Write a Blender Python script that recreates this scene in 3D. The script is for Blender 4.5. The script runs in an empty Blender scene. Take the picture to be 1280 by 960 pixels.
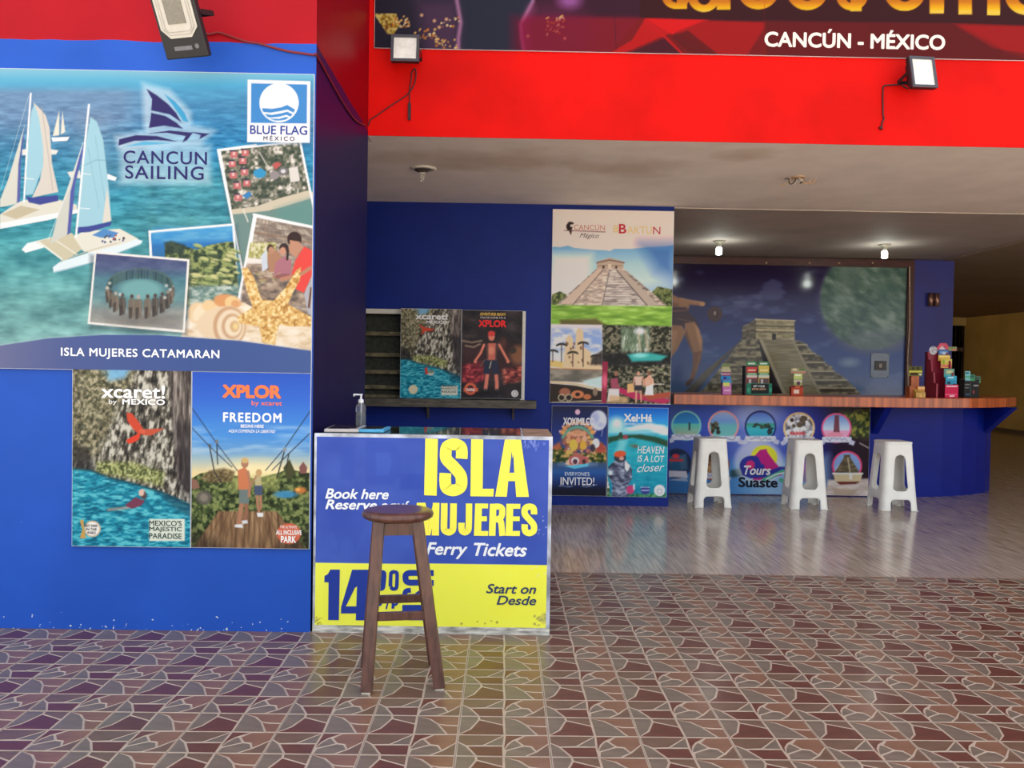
import bpy, bmesh, math, random
import numpy as np
from mathutils import Vector, Matrix
random.seed(7)
S = bpy.context.scene
COL = S.collection
# ---------------------------------------------------------------- camera
FPX, PIT, YAW, ROL = 1063.7, .0243, .0091, .0163      # focal length for a 1280 wide frame, angles in radians
TW = .365                                              # side of one patterned floor tile
HC = 4.1045 * TW                                       # eye height
_cy, _sy, _cp, _sp, _cr, _sr = math.cos(YAW), math.sin(YAW), math.cos(PIT), math.sin(PIT), math.cos(ROL), math.sin(ROL)
FW = np.array([_sy*_cp, _cy*_cp, -_sp]); R0 = np.array([_cy, -_sy, 0.]); U0 = np.cross(R0, FW)
RR = _cr*R0 + _sr*U0; UU = -_sr*R0 + _cr*U0; CC = np.array([0, 0, HC])
cam = bpy.data.cameras.new('camera'); camo = bpy.data.objects.new('camera', cam); COL.objects.link(camo)
cam.sensor_width = 36; cam.lens = FPX/1280*36; cam.clip_end = 200
camo.matrix_world = Matrix(((RR[0], UU[0], -FW[0], CC[0]), (RR[1], UU[1], -FW[1], CC[1]), (RR[2], UU[2], -FW[2], CC[2]), (0, 0, 0, 1)))
S.camera = camo
# ---------------------------------------------------------------- sky, sun, exposure
S.view_settings.view_transform = 'Standard'; S.view_settings.look = 'None'
S.view_settings.exposure = 0.2; S.view_settings.gamma = 1; S.view_settings.use_curve_mapping = False
world = bpy.data.worlds.new('sky'); S.world = world; world.use_nodes = True
wn = world.node_tree; wn.nodes.clear()
wo = wn.nodes.new('ShaderNodeOutputWorld'); wb = wn.nodes.new('ShaderNodeBackground')
wb.inputs[0].default_value = (.86, .93, 1.0, 1); wb.inputs[1].default_value = 1.55
wn.links.new(wb.outputs[0], wo.inputs[0])
sun = bpy.data.lights.new('sun', 'SUN'); sun.energy = 19.0; sun.angle = .01; sun.color = (1, .93, .82)
suno = bpy.data.objects.new('sun', sun); COL.objects.link(suno)
suno.rotation_euler = Vector((-.25, -1, -1.25)).to_track_quat('-Z', 'Y').to_euler()   # from behind the building: the front stays in shade

def yp(x, y, Y):                 # where the line of sight of photo point (x, y) meets the upright plane Y
    d = (x-640)/FPX*RR - (y-480)/FPX*UU + FW
    return CC + d*(Y/d[1])
def fl(x, y, z=0.):
    d = (x-640)/FPX*RR - (y-480)/FPX*UU + FW
    return CC + d*((z-HC)/d[2])
def project(P):
    d = P-CC; w = d@FW
    return 640+FPX*(d@RR)/w, 480-FPX*(d@UU)/w
# ---------------------------------------------------------------- helpers: materials
def lin(c):
    return tuple((v/255/12.92 if v/255 <= .04045 else ((v/255+.055)/1.055)**2.4) for v in c[:3])
MATS = {}
def mat(name, c=(128, 128, 128), rough=.5, metal=0., coat=0., emit=None, es=0., var=.06, scale=30., bump=0., trans=0., alpha=1., stretch=(1, 1, 1), spec=.5, c2=None, ior=1.45, coord='Object', lo=.35, hi=.65, croug=.03):
    """procedural principled material: base colour modulated by noise, optional fine bump"""
    if name in MATS: return MATS[name]
    m = bpy.data.materials.new(name); m.use_nodes = True; nt = m.node_tree; b = nt.nodes['Principled BSDF']
    base = lin(c)
    if var > 0 or c2:
        tc = nt.nodes.new('ShaderNodeTexCoord'); mp = nt.nodes.new('ShaderNodeMapping'); mp.inputs['Scale'].default_value = stretch
        nz = nt.nodes.new('ShaderNodeTexNoise'); nz.inputs['Scale'].default_value = scale; nz.inputs['Detail'].default_value = 5
        rp = nt.nodes.new('ShaderNodeValToRGB')
        d = lin(c2) if c2 else tuple(v*(1-var*2) for v in base)
        rp.color_ramp.elements[0].position = lo; rp.color_ramp.elements[1].position = hi
        rp.color_ramp.elements[0].color = (*d, 1); rp.color_ramp.elements[1].color = (*(base if c2 else tuple(min(1, v*(1+var)) for v in base)), 1)
        L = nt.links.new
        L(tc.outputs[coord], mp.inputs[0]); L(mp.outputs[0], nz.inputs['Vector']); L(nz.outputs[0], rp.inputs[0]); L(rp.outputs[0], b.inputs['Base Color'])
        if bump:
            bp = nt.nodes.new('ShaderNodeBump'); bp.inputs['Strength'].default_value = bump; bp.inputs['Distance'].default_value = .01
            L(nz.outputs[0], bp.inputs['Height']); L(bp.outputs[0], b.inputs['Normal'])
    else:
        b.inputs['Base Color'].default_value = (*base, 1)
    b.inputs['Roughness'].default_value = rough; b.inputs['Metallic'].default_value = metal
    b.inputs['Coat Weight'].default_value = coat; b.inputs['Coat Roughness'].default_value = croug
    b.inputs['Specular IOR Level'].default_value = spec; b.inputs['IOR'].default_value = ior
    b.inputs['Transmission Weight'].default_value = trans; b.inputs['Alpha'].default_value = alpha
    if emit: b.inputs['Emission Color'].default_value = (*lin(emit), 1); b.inputs['Emission Strength'].default_value = es
    MATS[name] = m; return m
def print_mat(name, rough=.4, coat=0., spec=.15):
    if name in MATS: return MATS[name]
    m = bpy.data.materials.new(name); m.use_nodes = True; nt = m.node_tree; b = nt.nodes['Principled BSDF']
    a = nt.nodes.new('ShaderNodeAttribute'); a.attribute_name = 'print'; nt.links.new(a.outputs['Color'], b.inputs['Base Color'])
    b.inputs['Roughness'].default_value = rough; b.inputs['Coat Weight'].default_value = coat; b.inputs['Coat Roughness'].default_value = .12; b.inputs['Specular IOR Level'].default_value = spec
    MATS[name] = m; return m
# ---------------------------------------------------------------- helpers: objects
def thing(name, label, cat, loc=(0, 0, 0), group=None, rot=(0, 0, 0)):
    o = bpy.data.objects.new(name, None); COL.objects.link(o); o.empty_display_size = .05
    o.location = loc; o.rotation_euler = rot; o['label'] = label; o['category'] = cat
    if group: o['group'] = group
    return o
def tag(o, label, cat, group=None):
    o['label'] = label; o['category'] = cat
    if group: o['group'] = group
    return o
def off(parent):
    v = Vector((0, 0, 0))
    while parent is not None:
        v += parent.location; parent = parent.parent
    return v
def obj(name, bm, m, parent=None, smooth=False, world=False, label=None, bevel=0., seg=2, loc=None):
    """link bm as one mesh object; world=True: the mesh is given in world coordinates and is moved under its parent"""
    me = bpy.data.meshes.new(name)
    bmesh.ops.recalc_face_normals(bm, faces=bm.faces)
    if world and parent is not None: bmesh.ops.translate(bm, verts=bm.verts, vec=-off(parent))
    if loc is not None: bmesh.ops.translate(bm, verts=bm.verts, vec=-Vector(loc))
    bm.to_mesh(me); bm.free()
    for mm in (m if isinstance(m, (list, tuple)) else [m]): me.materials.append(mm)
    if smooth:
        for p in me.polygons: p.use_smooth = True
    o = bpy.data.objects.new(name, me); COL.objects.link(o)
    if parent is not None: o.parent = parent
    if loc is not None: o.location = loc
    if bevel:
        b = o.modifiers.new('bevel', 'BEVEL'); b.width = bevel; b.segments = seg; b.limit_method = 'ANGLE'
    if smooth:
        try: me.shade_auto_smooth() if hasattr(me, 'shade_auto_smooth') else None
        except Exception: pass
    if label: o['label'] = label
    return o
def box(bm, x0, x1, y0, y1, z0, z1, mi=0):
    v = [bm.verts.new(p) for p in ((x0, y0, z0), (x1, y0, z0), (x1, y1, z0), (x0, y1, z0), (x0, y0, z1), (x1, y0, z1), (x1, y1, z1), (x0, y1, z1))]
    for q in ((0, 3, 2, 1), (4, 5, 6, 7), (0, 1, 5, 4), (1, 2, 6, 5), (2, 3, 7, 6), (3, 0, 4, 7)):
        f = bm.faces.new([v[i] for i in q]); f.material_index = mi
    return v
def B(*a, mi=0):
    bm = bmesh.new(); box(bm, *a, mi=mi); return bm
def prism(bm, pts, z0, z1, axis='z', mi=0):
    """extrude a 2D outline between two heights along an axis"""
    def P(a, b, h): return (a, b, h) if axis == 'z' else ((a, h, b) if axis == 'y' else (h, a, b))
    lo = [bm.verts.new(P(*p, z0)) for p in pts]; hi = [bm.verts.new(P(*p, z1)) for p in pts]
    n = len(pts); fs = [bm.faces.new(lo[::-1]), bm.faces.new(hi)]
    for i in range(n): fs.append(bm.faces.new((lo[i], lo[(i+1) % n], hi[(i+1) % n], hi[i])))
    for f in fs: f.material_index = mi
def lathe(bm, prof, c=(0, 0, 0), n=24, axis='z', mi=0):
    rings = []
    for r, h in prof:
        ring = []
        for i in range(n):
            a = 2*math.pi*i/n; u, w = r*math.cos(a), r*math.sin(a)
            p = (u, w, h) if axis == 'z' else ((u, h, w) if axis == 'y' else (h, u, w))
            ring.append(bm.verts.new((p[0]+c[0], p[1]+c[1], p[2]+c[2])))
        rings.append(ring)
    for a, b in zip(rings, rings[1:]):
        for i in range(n):
            bm.faces.new((a[i], a[(i+1) % n], b[(i+1) % n], b[i])).material_index = mi
    bm.faces.new(rings[0][::-1]).material_index = mi; bm.faces.new(rings[-1]).material_index = mi
def tube(bm, pts, r, n=8, mi=0):
    pts = [Vector(p) for p in pts]; rings = []; prev = None
    for i, p in enumerate(pts):
        t = (pts[min(i+1, len(pts)-1)]-pts[max(i-1, 0)]).normalized()
        if prev is None: a = t.orthogonal().normalized()
        else: a = (prev-t*prev.dot(t)).normalized()
        prev = a; b = t.cross(a); rr = r[i] if isinstance(r, (list, tuple)) else r
        rings.append([bm.verts.new(p+(a*math.cos(2*math.pi*k/n)+b*math.sin(2*math.pi*k/n))*rr) for k in range(n)])
    for A, C in zip(rings, rings[1:]):
        for i in range(n): bm.faces.new((A[i], A[(i+1) % n], C[(i+1) % n], C[i])).material_index = mi
    bm.faces.new(rings[0][::-1]).material_index = mi; bm.faces.new(rings[-1]).material_index = mi
def spline(pts, k=6):
    pts = [Vector(p) for p in pts]; out = []
    for i in range(len(pts)-1):
        p0, p1, p2, p3 = pts[max(i-1, 0)], pts[i], pts[i+1], pts[min(i+2, len(pts)-1)]
        for j in range(k):
            t = j/k; out.append(.5*((2*p1)+(-p0+p2)*t+(2*p0-5*p1+4*p2-p3)*t*t+(-p0+3*p1-3*p2+p3)*t**3))
    return out+[pts[-1]]
def bar(bm, p, q, w, d, side=(1, 0, 0), mi=0, w2=None, d2=None):
    """square bar from p to q, w wide along side, d deep"""
    p, q = Vector(p), Vector(q); t = (q-p).normalized(); s = Vector(side); s = (s-t*s.dot(t)).normalized(); e = t.cross(s)
    w2 = w2 or w; d2 = d2 or d
    vs = [bm.verts.new(c+s*a*ww/2+e*b*dd/2) for c, ww, dd in ((p, w, d), (q, w2, d2)) for a, b in ((-1, -1), (1, -1), (1, 1), (-1, 1))]
    for f in ((3, 2, 1, 0), (4, 5, 6, 7), (0, 1, 5, 4), (1, 2, 6, 5), (2, 3, 7, 6), (3, 0, 4, 7)):
        bm.faces.new([vs[i] for i in f]).material_index = mi
def struct(name, bm, m, label=None, **k):
    o = obj(name, bm, m, **k); o['kind'] = 'structure'
    if label: o['label'] = label
    return o
# ---------------------------------------------------------------- helpers: flat print on panels
def _h(ix, iy, s):
    v = (ix.astype(np.int64)*374761393 + iy.astype(np.int64)*668265263 + s*1442695041) & 0xffffffff
    v = ((v ^ (v >> 13))*1274126177) & 0xffffffff
    return ((v ^ (v >> 16)) & 0xffff)/65535.
def vnoise(x, y, s=0):
    ix, iy = np.floor(x), np.floor(y); fx, fy = x-ix, y-iy; fx = fx*fx*(3-2*fx); fy = fy*fy*(3-2*fy)
    a, b, c, d = _h(ix, iy, s), _h(ix+1, iy, s), _h(ix, iy+1, s), _h(ix+1, iy+1, s)
    return (a*(1-fx)+b*fx)*(1-fy)+(c*(1-fx)+d*fx)*fy
def fbm(x, y, sx, sy, o=3, s=0):
    t = 0; a = 1; n = 0
    for i in range(o): t = t+a*vnoise(x/sx*2**i, y/sy*2**i, s+i*17); n += a; a *= .55
    return np.clip((t/n-.5)*1.7+.5, 0, 1)
def ramp(t, stops):
    xs = [p for p, _ in stops]; cs = np.array([c for _, c in stops], float)
    return np.stack([np.interp(t, xs, cs[:, i]) for i in range(3)], 1)
def tex(stops, sx, sy, o=3, s=0, rot=0.):
    def f(x, y):
        c, q = math.cos(rot), math.sin(rot); return ramp(fbm(x*c+y*q, -x*q+y*c, sx, sy, o, s), stops)
    return f
def foliage(s=3., d=(25, 40, 20), m=(75, 100, 45), l=(170, 185, 100), seed=1):
    return tex([(0, d), (.45, m), (.75, l), (1, l)], s, s, 3, seed)
def rock(s=(5, 11), seed=3, d=(30, 28, 28), m=(95, 90, 80), l=(205, 200, 185)):
    return tex([(.05, d), (.45, m), (.8, l), (1, l)], s[0], s[1], 4, seed, .15)
def water(d=(10, 90, 120), m=(30, 150, 175), l=(140, 215, 220), s=(12, 3), seed=5):
    return tex([(.1, d), (.5, m), (.85, l), (1, l)], s[0], s[1], 3, seed)
def vgrad(stops):
    return lambda x, y: ramp(y, stops)
def hgrad(stops):
    return lambda x, y: ramp(x, stops)
class Paint:
    """small rasteriser: colours every vertex of a print, given the photo coordinates of the motif"""
    def __init__(s, x, y): s.x, s.y, s.c = x, y, np.full((len(x), 3), 128.)
    def _put(s, i, al, col, a):
        c = col(s.x[i], s.y[i]) if callable(col) else np.array(col, float)
        al = (al*a)[:, None]; s.c[i] = s.c[i]*(1-al)+c*al
    def all(s, col, a=1.): s._put(np.arange(len(s.x)), np.ones(len(s.x)), col, a)
    def poly(s, pts, col, a=1., f=1.):
        P = np.array(pts, float); lo, hi = P.min(0)-f, P.max(0)+f
        i = np.where((s.x > lo[0]) & (s.x < hi[0]) & (s.y > lo[1]) & (s.y < hi[1]))[0]
        if not len(i): return
        x, y = s.x[i], s.y[i]; ins = np.zeros(len(i), bool); d2 = np.full(len(i), 1e9)
        for k in range(len(P)):
            (x1, y1), (x2, y2) = P[k], P[(k+1) % len(P)]
            if y1 != y2: ins ^= ((y1 > y) != (y2 > y)) & (x < (x2-x1)*(y-y1)/(y2-y1)+x1)
            ex, ey = x2-x1, y2-y1; L = ex*ex+ey*ey+1e-9; t = np.clip(((x-x1)*ex+(y-y1)*ey)/L, 0, 1)
            d2 = np.minimum(d2, (x-x1-t*ex)**2+(y-y1-t*ey)**2)
        sd = np.sqrt(d2)*np.where(ins, 1, -1); s._put(i, np.clip(.5+sd/f, 0, 1), col, a)
    def ell(s, cx, cy, rx, ry=None, col=(0, 0, 0), a=1., f=1., rot=0.):
        ry = rx if ry is None else ry; R = max(rx, ry)+f
        i = np.where((abs(s.x-cx) < R) & (abs(s.y-cy) < R))[0]
        if not len(i): return
        x, y = s.x[i]-cx, s.y[i]-cy; c, q = math.cos(rot), math.sin(rot); u, v = x*c+y*q, -x*q+y*c
        r = np.sqrt((u/rx)**2+(v/ry)**2); sd = (1-r)*min(rx, ry); s._put(i, np.clip(.5+sd/f, 0, 1), col, a)
    def ring(s, cx, cy, r, w, col, a=1., ry=None, a0=None, a1=None):
        i = np.where((abs(s.x-cx) < r+w+1) & (abs(s.y-cy) < (ry or r)+w+1))[0]
        if not len(i): return
        x, y = s.x[i]-cx, s.y[i]-cy; k = r/(ry or r); d = abs(np.sqrt(x*x+(y*k)**2)-r)
        al = np.clip(.5+(w/2-d), 0, 1)
        if a0 is not None:
            g = np.degrees(np.arctan2(-y, x)) % 360; al = al*((g-a0) % 360 < (a1-a0))
        s._put(i, al, col, a)
    def line(s, pts, w, col, a=1., f=1.):
        P = np.array(pts, float); lo, hi = P.min(0)-w-f, P.max(0)+w+f
        i = np.where((s.x > lo[0]) & (s.x < hi[0]) & (s.y > lo[1]) & (s.y < hi[1]))[0]
        if not len(i): return
        x, y = s.x[i], s.y[i]; d2 = np.full(len(i), 1e9)
        for k in range(len(P)-1):
            (x1, y1), (x2, y2) = P[k], P[k+1]; ex, ey = x2-x1, y2-y1; L = ex*ex+ey*ey+1e-9
            t = np.clip(((x-x1)*ex+(y-y1)*ey)/L, 0, 1); d2 = np.minimum(d2, (x-x1-t*ex)**2+(y-y1-t*ey)**2)
        s._put(i, np.clip(.5+(w/2-np.sqrt(d2))/f, 0, 1), col, a)
    def rect(s, x0, y0, x1, y1, col, a=1., f=1.): s.poly([(x0, y0), (x1, y0), (x1, y1), (x0, y1)], col, a, f)
    def blobs(s, n, box_, r, cols, seed=0, a=1., asp=1., rot=0.):
        g = random.Random(seed)
        for _ in range(n):
            q = g.uniform(*r); s.ell(g.uniform(box_[0], box_[2]), g.uniform(box_[1], box_[3]), q, q*asp, g.choice(cols), a, 1., rot+g.uniform(-.3, .3))
    def person(s, x, yh, yf, skin, shirt, shorts, w=1.):
        """small printed figure from head top yh to feet yf"""
        h = yf-yh
        s.line([(x-.05*h*w, yh+.52*h), (x-.06*h*w, yf-.02*h)], .055*h, skin); s.line([(x+.05*h*w, yh+.52*h), (x+.07*h*w, yf-.02*h)], .055*h, skin)
        s.poly([(x-.09*h*w, yh+.17*h), (x+.09*h*w, yh+.17*h), (x+.075*h*w, yh+.48*h), (x-.075*h*w, yh+.48*h)], shirt)
        s.poly([(x-.08*h*w, yh+.45*h), (x+.08*h*w, yh+.45*h), (x+.09*h*w, yh+.62*h), (x-.09*h*w, yh+.62*h)], shorts)
        s.line([(x-.1*h*w, yh+.19*h), (x-.13*h*w, yh+.46*h)], .045*h, skin); s.line([(x+.1*h*w, yh+.19*h), (x+.13*h*w, yh+.46*h)], .045*h, skin)
        s.ell(x, yh+.075*h, .05*h, .07*h, skin)
def print_panel(name, parent, Y, x0, x1, z0, z1, fn, gain=1., step=1., m=None, label=None, sat=1.):
    """dense flat grid just in front of a panel, coloured once by the print function"""
    px = FPX/Y/step; nx, nz = max(3, int((x1-x0)*px)), max(3, int((z1-z0)*px))
    X, Z = np.meshgrid(np.linspace(x0, x1, nx+1), np.linspace(z0, z1, nz+1)); n = X.size
    P = np.stack([X.ravel(), np.full(n, Y), Z.ravel()], 1)
    d = P-CC; w = d@FW; pt = Paint(640+FPX*(d@RR)/w, 480-FPX*(d@UU)/w); fn(pt)
    c = np.clip(pt.c, 0, 255)/255.; c = np.where(c <= .04045, c/12.92, ((c+.055)/1.055)**2.4)
    g = c.mean(1, keepdims=True); c = np.clip((g+(c-g)*sat)*np.array(gain), 0, .9)
    me = bpy.data.meshes.new(name); o3 = off(parent) if parent is not None else Vector((0, 0, 0))
    idx = np.arange(n).reshape(nz+1, nx+1)
    q = np.stack([idx[:-1, :-1], idx[:-1, 1:], idx[1:, 1:], idx[1:, :-1]], -1).reshape(-1, 4)
    me.vertices.add(n); me.vertices.foreach_set('co', (P-np.array(o3)).astype(np.float32).ravel())
    me.loops.add(q.size); me.loops.foreach_set('vertex_index', q.ravel().astype(np.int32))
    me.polygons.add(len(q)); me.polygons.foreach_set('loop_start', np.arange(0, q.size, 4, dtype=np.int32))
    try: me.polygons.foreach_set('loop_total', np.full(len(q), 4, np.int32))
    except Exception: pass
    me.update(calc_edges=True)
    at = me.color_attributes.new('print', 'FLOAT_COLOR', 'POINT')
    at.data.foreach_set('color', np.concatenate([c, np.ones((n, 1))], 1).astype(np.float32).ravel())
    me.materials.append(m or print_mat('printed_vinyl'))
    o = bpy.data.objects.new(name, me); COL.objects.link(o)
    if parent is not None: o.parent = parent
    if label: o['label'] = label
    return o
def block_letters(parent, Y, T, c, glyphs, name='lettering', label=None):
    """heavy condensed letters drawn by hand; T maps the drawing to photo pixels, glyphs = one list of strokes per letter.
    a stroke is ('p', outline) or ('s', width, centre line)"""
    key = 'ink_%d_%d_%d' % c
    m = mat(key, c, rough=.4, var=0, spec=.15); res = []
    for strokes in glyphs:
        bm = bmesh.new(); lift = [0.]
        def V(p):
            q = yp(T[0]+p[0]*T[2], T[1]+p[1]*T[2], Y+lift[0]); return bm.verts.new(tuple(q-np.array(off(parent))))
        for st in strokes:
            lift[0] -= .00006
            if st[0] == 'p': bm.faces.new([V(p) for p in st[1]])
            else:
                P = [Vector((*p, 0)) for p in st[2]]
                if len(P) > 3: P = spline(P, 5)
                L, R_ = [], []
                for i, p in enumerate(P):
                    t = (P[min(i+1, len(P)-1)]-P[max(i-1, 0)]).normalized(); n = Vector((-t.y, t.x, 0))*st[1]/2
                    L.append(V(p+n)); R_.append(V(p-n))
                for i in range(len(P)-1):
                    try: bm.faces.new((L[i], L[i+1], R_[i+1], R_[i]))
                    except ValueError: pass
        me = bpy.data.meshes.new(name); bm.to_mesh(me); bm.free(); me.materials.append(m)
        o = bpy.data.objects.new(name, me); COL.objects.link(o); o.parent = parent
        if label: o['label'] = label
    return res
TEXTS = []
def text(s, parent, Y, bb, c, bold=0., shear=0., rot=0., gain=1., sp=1., name='lettering', label=None):
    """queue raised vinyl lettering; bb = its box in photo pixels, fitted in world units on the plane Y"""
    TEXTS.append((s, parent, Y, bb, c, bold, shear, rot, gain, sp, name, label))
def flush_texts():
    tmp = []
    for t in TEXTS:
        cu = bpy.data.curves.new('t', 'FONT'); cu.body = t[0]; cu.size = 1; cu.shear = t[6]; cu.space_character = t[9]; cu.resolution_u = 4
        o = bpy.data.objects.new('t', cu); COL.objects.link(o); tmp.append(o)
    bpy.context.view_layer.update(); dg = bpy.context.evaluated_depsgraph_get()
    for o, (s, parent, Y, bb, c, bold, shear, rot, gain, sp, name, label) in zip(tmp, TEXTS):
        me = bpy.data.meshes.new_from_object(o.evaluated_get(dg)); dep = None
        if bold > 0:      # heavier weight: shifted layers of the same letters, each a hair in front of the last
            bm = bmesh.new()
            for k, (sx, sz) in enumerate(((0, 0), (1, 0), (-1, 0), (0, 1), (0, -1), (.7, .7), (-.7, .7), (.7, -.7), (-.7, -.7))):
                bm.from_mesh(me); bm.verts.ensure_lookup_table()
                for v_ in bm.verts[k*len(me.vertices):]: v_.co += Vector((sx*bold, sz*bold, k*.00004))
            bm.to_mesh(me); bm.free()
        n = len(me.vertices); v = np.empty(n*3, np.float32); me.vertices.foreach_get('co', v); v = v.reshape(-1, 3); dep = v[:, 2].copy(); v = v[:, :2]
        lo, hi = v.min(0), v.max(0); v = (v-(lo+hi)/2)/(hi-lo)
        x0, y0, x1, y1 = bb; ctr = yp((x0+x1)/2, (y0+y1)/2, Y); k = Y/FPX
        w, h = (x1-x0)*k, (y1-y0)*k
        if abs(rot) == 90: u = np.stack([v[:, 1]*w*-np.sign(rot), v[:, 0]*h*np.sign(rot)], 1)
        else:
            u = v*np.array([w, h]); a = math.radians(rot); u = np.stack([u[:, 0]*math.cos(a)-u[:, 1]*math.sin(a), u[:, 0]*math.sin(a)+u[:, 1]*math.cos(a)], 1)
        o3 = off(parent)
        P = np.stack([u[:, 0]+ctr[0]-o3.x, Y-o3.y-dep, u[:, 1]+ctr[2]-o3.z], 1).astype(np.float32)
        me.vertices.foreach_set('co', P.ravel()); me.materials.clear()
        cc = tuple(c); key = 'ink_%d_%d_%d_%d' % (*cc, int(gain*100))
        if key not in MATS:
            m = bpy.data.materials.new(key); m.use_nodes = True; b = m.node_tree.nodes['Principled BSDF']
            b.inputs['Base Color'].default_value = (*[min(.9, q*gain) for q in lin(cc)], 1); b.inputs['Roughness'].default_value = .4; b.inputs['Specular IOR Level'].default_value = .15; MATS[key] = m
        me.materials.append(MATS[key]); me.name = name
        for p in me.polygons: p.use_smooth = False
        r = bpy.data.objects.new(name, me); COL.objects.link(r); r.parent = parent
        if label: r['label'] = label
    for o in tmp:
        cu = o.data; bpy.data.objects.remove(o); bpy.data.curves.remove(cu)
# ---------------------------------------------------------------- the large structure
def stain_mat(name, c, spots, sc, rough=.7):
    """plaster with procedural water stains around given places"""
    m = mat(name, c, rough=rough, var=.03, scale=3, coord='Object'); nt = m.node_tree; b = nt.nodes['Principled BSDF']
    src = b.inputs['Base Color'].links[0].from_socket; L = nt.links.new
    geo = nt.nodes.new('ShaderNodeNewGeometry')
    for (px, py, r, ax) in spots:
        s = nt.nodes.new('ShaderNodeVectorMath'); s.operation = 'SUBTRACT'; s.inputs[1].default_value = (px, py, 3.18); L(geo.outputs['Position'], s.inputs[0])
        k = nt.nodes.new('ShaderNodeVectorMath'); k.operation = 'MULTIPLY'; k.inputs[1].default_value = (1/ax, 1, 1); L(s.outputs[0], k.inputs[0])
        l = nt.nodes.new('ShaderNodeVectorMath'); l.operation = 'LENGTH'; L(k.outputs[0], l.inputs[0])
        nz = nt.nodes.new('ShaderNodeTexNoise'); nz.inputs['Scale'].default_value = 2.2; nz.inputs['Detail'].default_value = 6; L(geo.outputs['Position'], nz.inputs['Vector'])
        a = nt.nodes.new('ShaderNodeMath'); a.operation = 'MULTIPLY_ADD'; a.inputs[1].default_value = 1.6*r; L(nz.outputs[0], a.inputs[0]); L(l.outputs['Value'], a.inputs[2])
        rp = nt.nodes.new('ShaderNodeMapRange'); rp.inputs[1].default_value = 1.0*r; rp.inputs[2].default_value = 1.7*r; rp.inputs[3].default_value = .5; rp.inputs[4].default_value = 0; L(a.outputs[0], rp.inputs[0])
        mx = nt.nodes.new('ShaderNodeMix'); mx.data_type = 'RGBA'; mx.inputs['B'].default_value = (*lin(sc), 1); L(rp.outputs[0], mx.inputs['Factor']); L(src, mx.inputs['A']); src = mx.outputs['Result']
    L(src, b.inputs['Base Color']); return m
def two_tone(name, low, high, zc, rough=.3, coat=0., side=None):
    """wall painted in two colours with a hand-cut wavy edge; scuffed flakes near the floor"""
    m = bpy.data.materials.new(name); m.use_nodes = True; nt = m.node_tree; b = nt.nodes['Principled BSDF']; L = nt.links.new
    geo = nt.nodes.new('ShaderNodeNewGeometry'); sx = nt.nodes.new('ShaderNodeSeparateXYZ'); L(geo.outputs['Position'], sx.inputs[0])
    nz = nt.nodes.new('ShaderNodeTexNoise'); nz.inputs['Scale'].default_value = 2.; nz.inputs['Detail'].default_value = 3; L(geo.outputs['Position'], nz.inputs['Vector'])
    a = nt.nodes.new('ShaderNodeMath'); a.operation = 'MULTIPLY_ADD'; a.inputs[1].default_value = .05; L(nz.outputs[0], a.inputs[0]); L(sx.outputs[2], a.inputs[2])
    g = nt.nodes.new('ShaderNodeMath'); g.operation = 'GREATER_THAN'; g.inputs[1].default_value = zc+.025; L(a.outputs[0], g.inputs[0])
    n2 = nt.nodes.new('ShaderNodeTexNoise'); n2.inputs['Scale'].default_value = 1.7; n2.inputs['Detail'].default_value = 8; L(geo.outputs['Position'], n2.inputs['Vector'])
    mxs = []
    for c in (low, high):
        r = nt.nodes.new('ShaderNodeValToRGB'); q = lin(c); r.color_ramp.elements[0].position = .3; r.color_ramp.elements[1].position = .7
        r.color_ramp.elements[0].color = (*[v*.88 for v in q], 1); r.color_ramp.elements[1].color = (*[min(1, v*1.08) for v in q], 1); L(n2.outputs[0], r.inputs[0]); mxs.append(r.outputs[0])
    mx = nt.nodes.new('ShaderNodeMix'); mx.data_type = 'RGBA'; L(g.outputs[0], mx.inputs['Factor']); L(mxs[0], mx.inputs['A']); L(mxs[1], mx.inputs['B'])
    if side:      # end face of the pier: its shade is put into darker tones of both colours
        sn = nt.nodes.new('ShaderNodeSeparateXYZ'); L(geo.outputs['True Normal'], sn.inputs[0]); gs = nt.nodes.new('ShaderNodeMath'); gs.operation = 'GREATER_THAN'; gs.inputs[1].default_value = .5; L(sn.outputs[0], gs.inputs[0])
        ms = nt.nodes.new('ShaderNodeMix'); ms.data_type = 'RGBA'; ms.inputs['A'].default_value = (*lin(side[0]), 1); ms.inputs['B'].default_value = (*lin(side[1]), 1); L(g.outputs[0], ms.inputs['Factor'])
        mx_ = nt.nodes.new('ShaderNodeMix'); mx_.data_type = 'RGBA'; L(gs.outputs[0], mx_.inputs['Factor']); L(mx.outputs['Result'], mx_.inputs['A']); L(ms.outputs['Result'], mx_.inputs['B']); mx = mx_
    # flaked paint: small white specks only in the lowest few centimetres
    n3 = nt.nodes.new('ShaderNodeTexNoise'); n3.inputs['Scale'].default_value = 45; n3.inputs['Detail'].default_value = 2; L(geo.outputs['Position'], n3.inputs['Vector'])
    mr = nt.nodes.new('ShaderNodeMapRange'); mr.inputs[1].default_value = .0; mr.inputs[2].default_value = .14; mr.inputs[3].default_value = .66; mr.inputs[4].default_value = .82; L(sx.outputs[2], mr.inputs[0])
    fl_ = nt.nodes.new('ShaderNodeMath'); fl_.operation = 'GREATER_THAN'; L(n3.outputs[0], fl_.inputs[0]); L(mr.outputs[0], fl_.inputs[1])
    m2 = nt.nodes.new('ShaderNodeMix'); m2.data_type = 'RGBA'; m2.inputs['B'].default_value = (.6, .62, .66, 1); L(fl_.outputs[0], m2.inputs['Factor']); L(mx.outputs['Result'], m2.inputs['A']); L(m2.outputs['Result'], b.inputs['Base Color'])
    bp = nt.nodes.new('ShaderNodeBump'); bp.inputs['Strength'].default_value = .25; bp.inputs['Distance'].default_value = .01; L(n2.outputs[0], bp.inputs['Height']); L(bp.outputs[0], b.inputs['Normal'])
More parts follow.
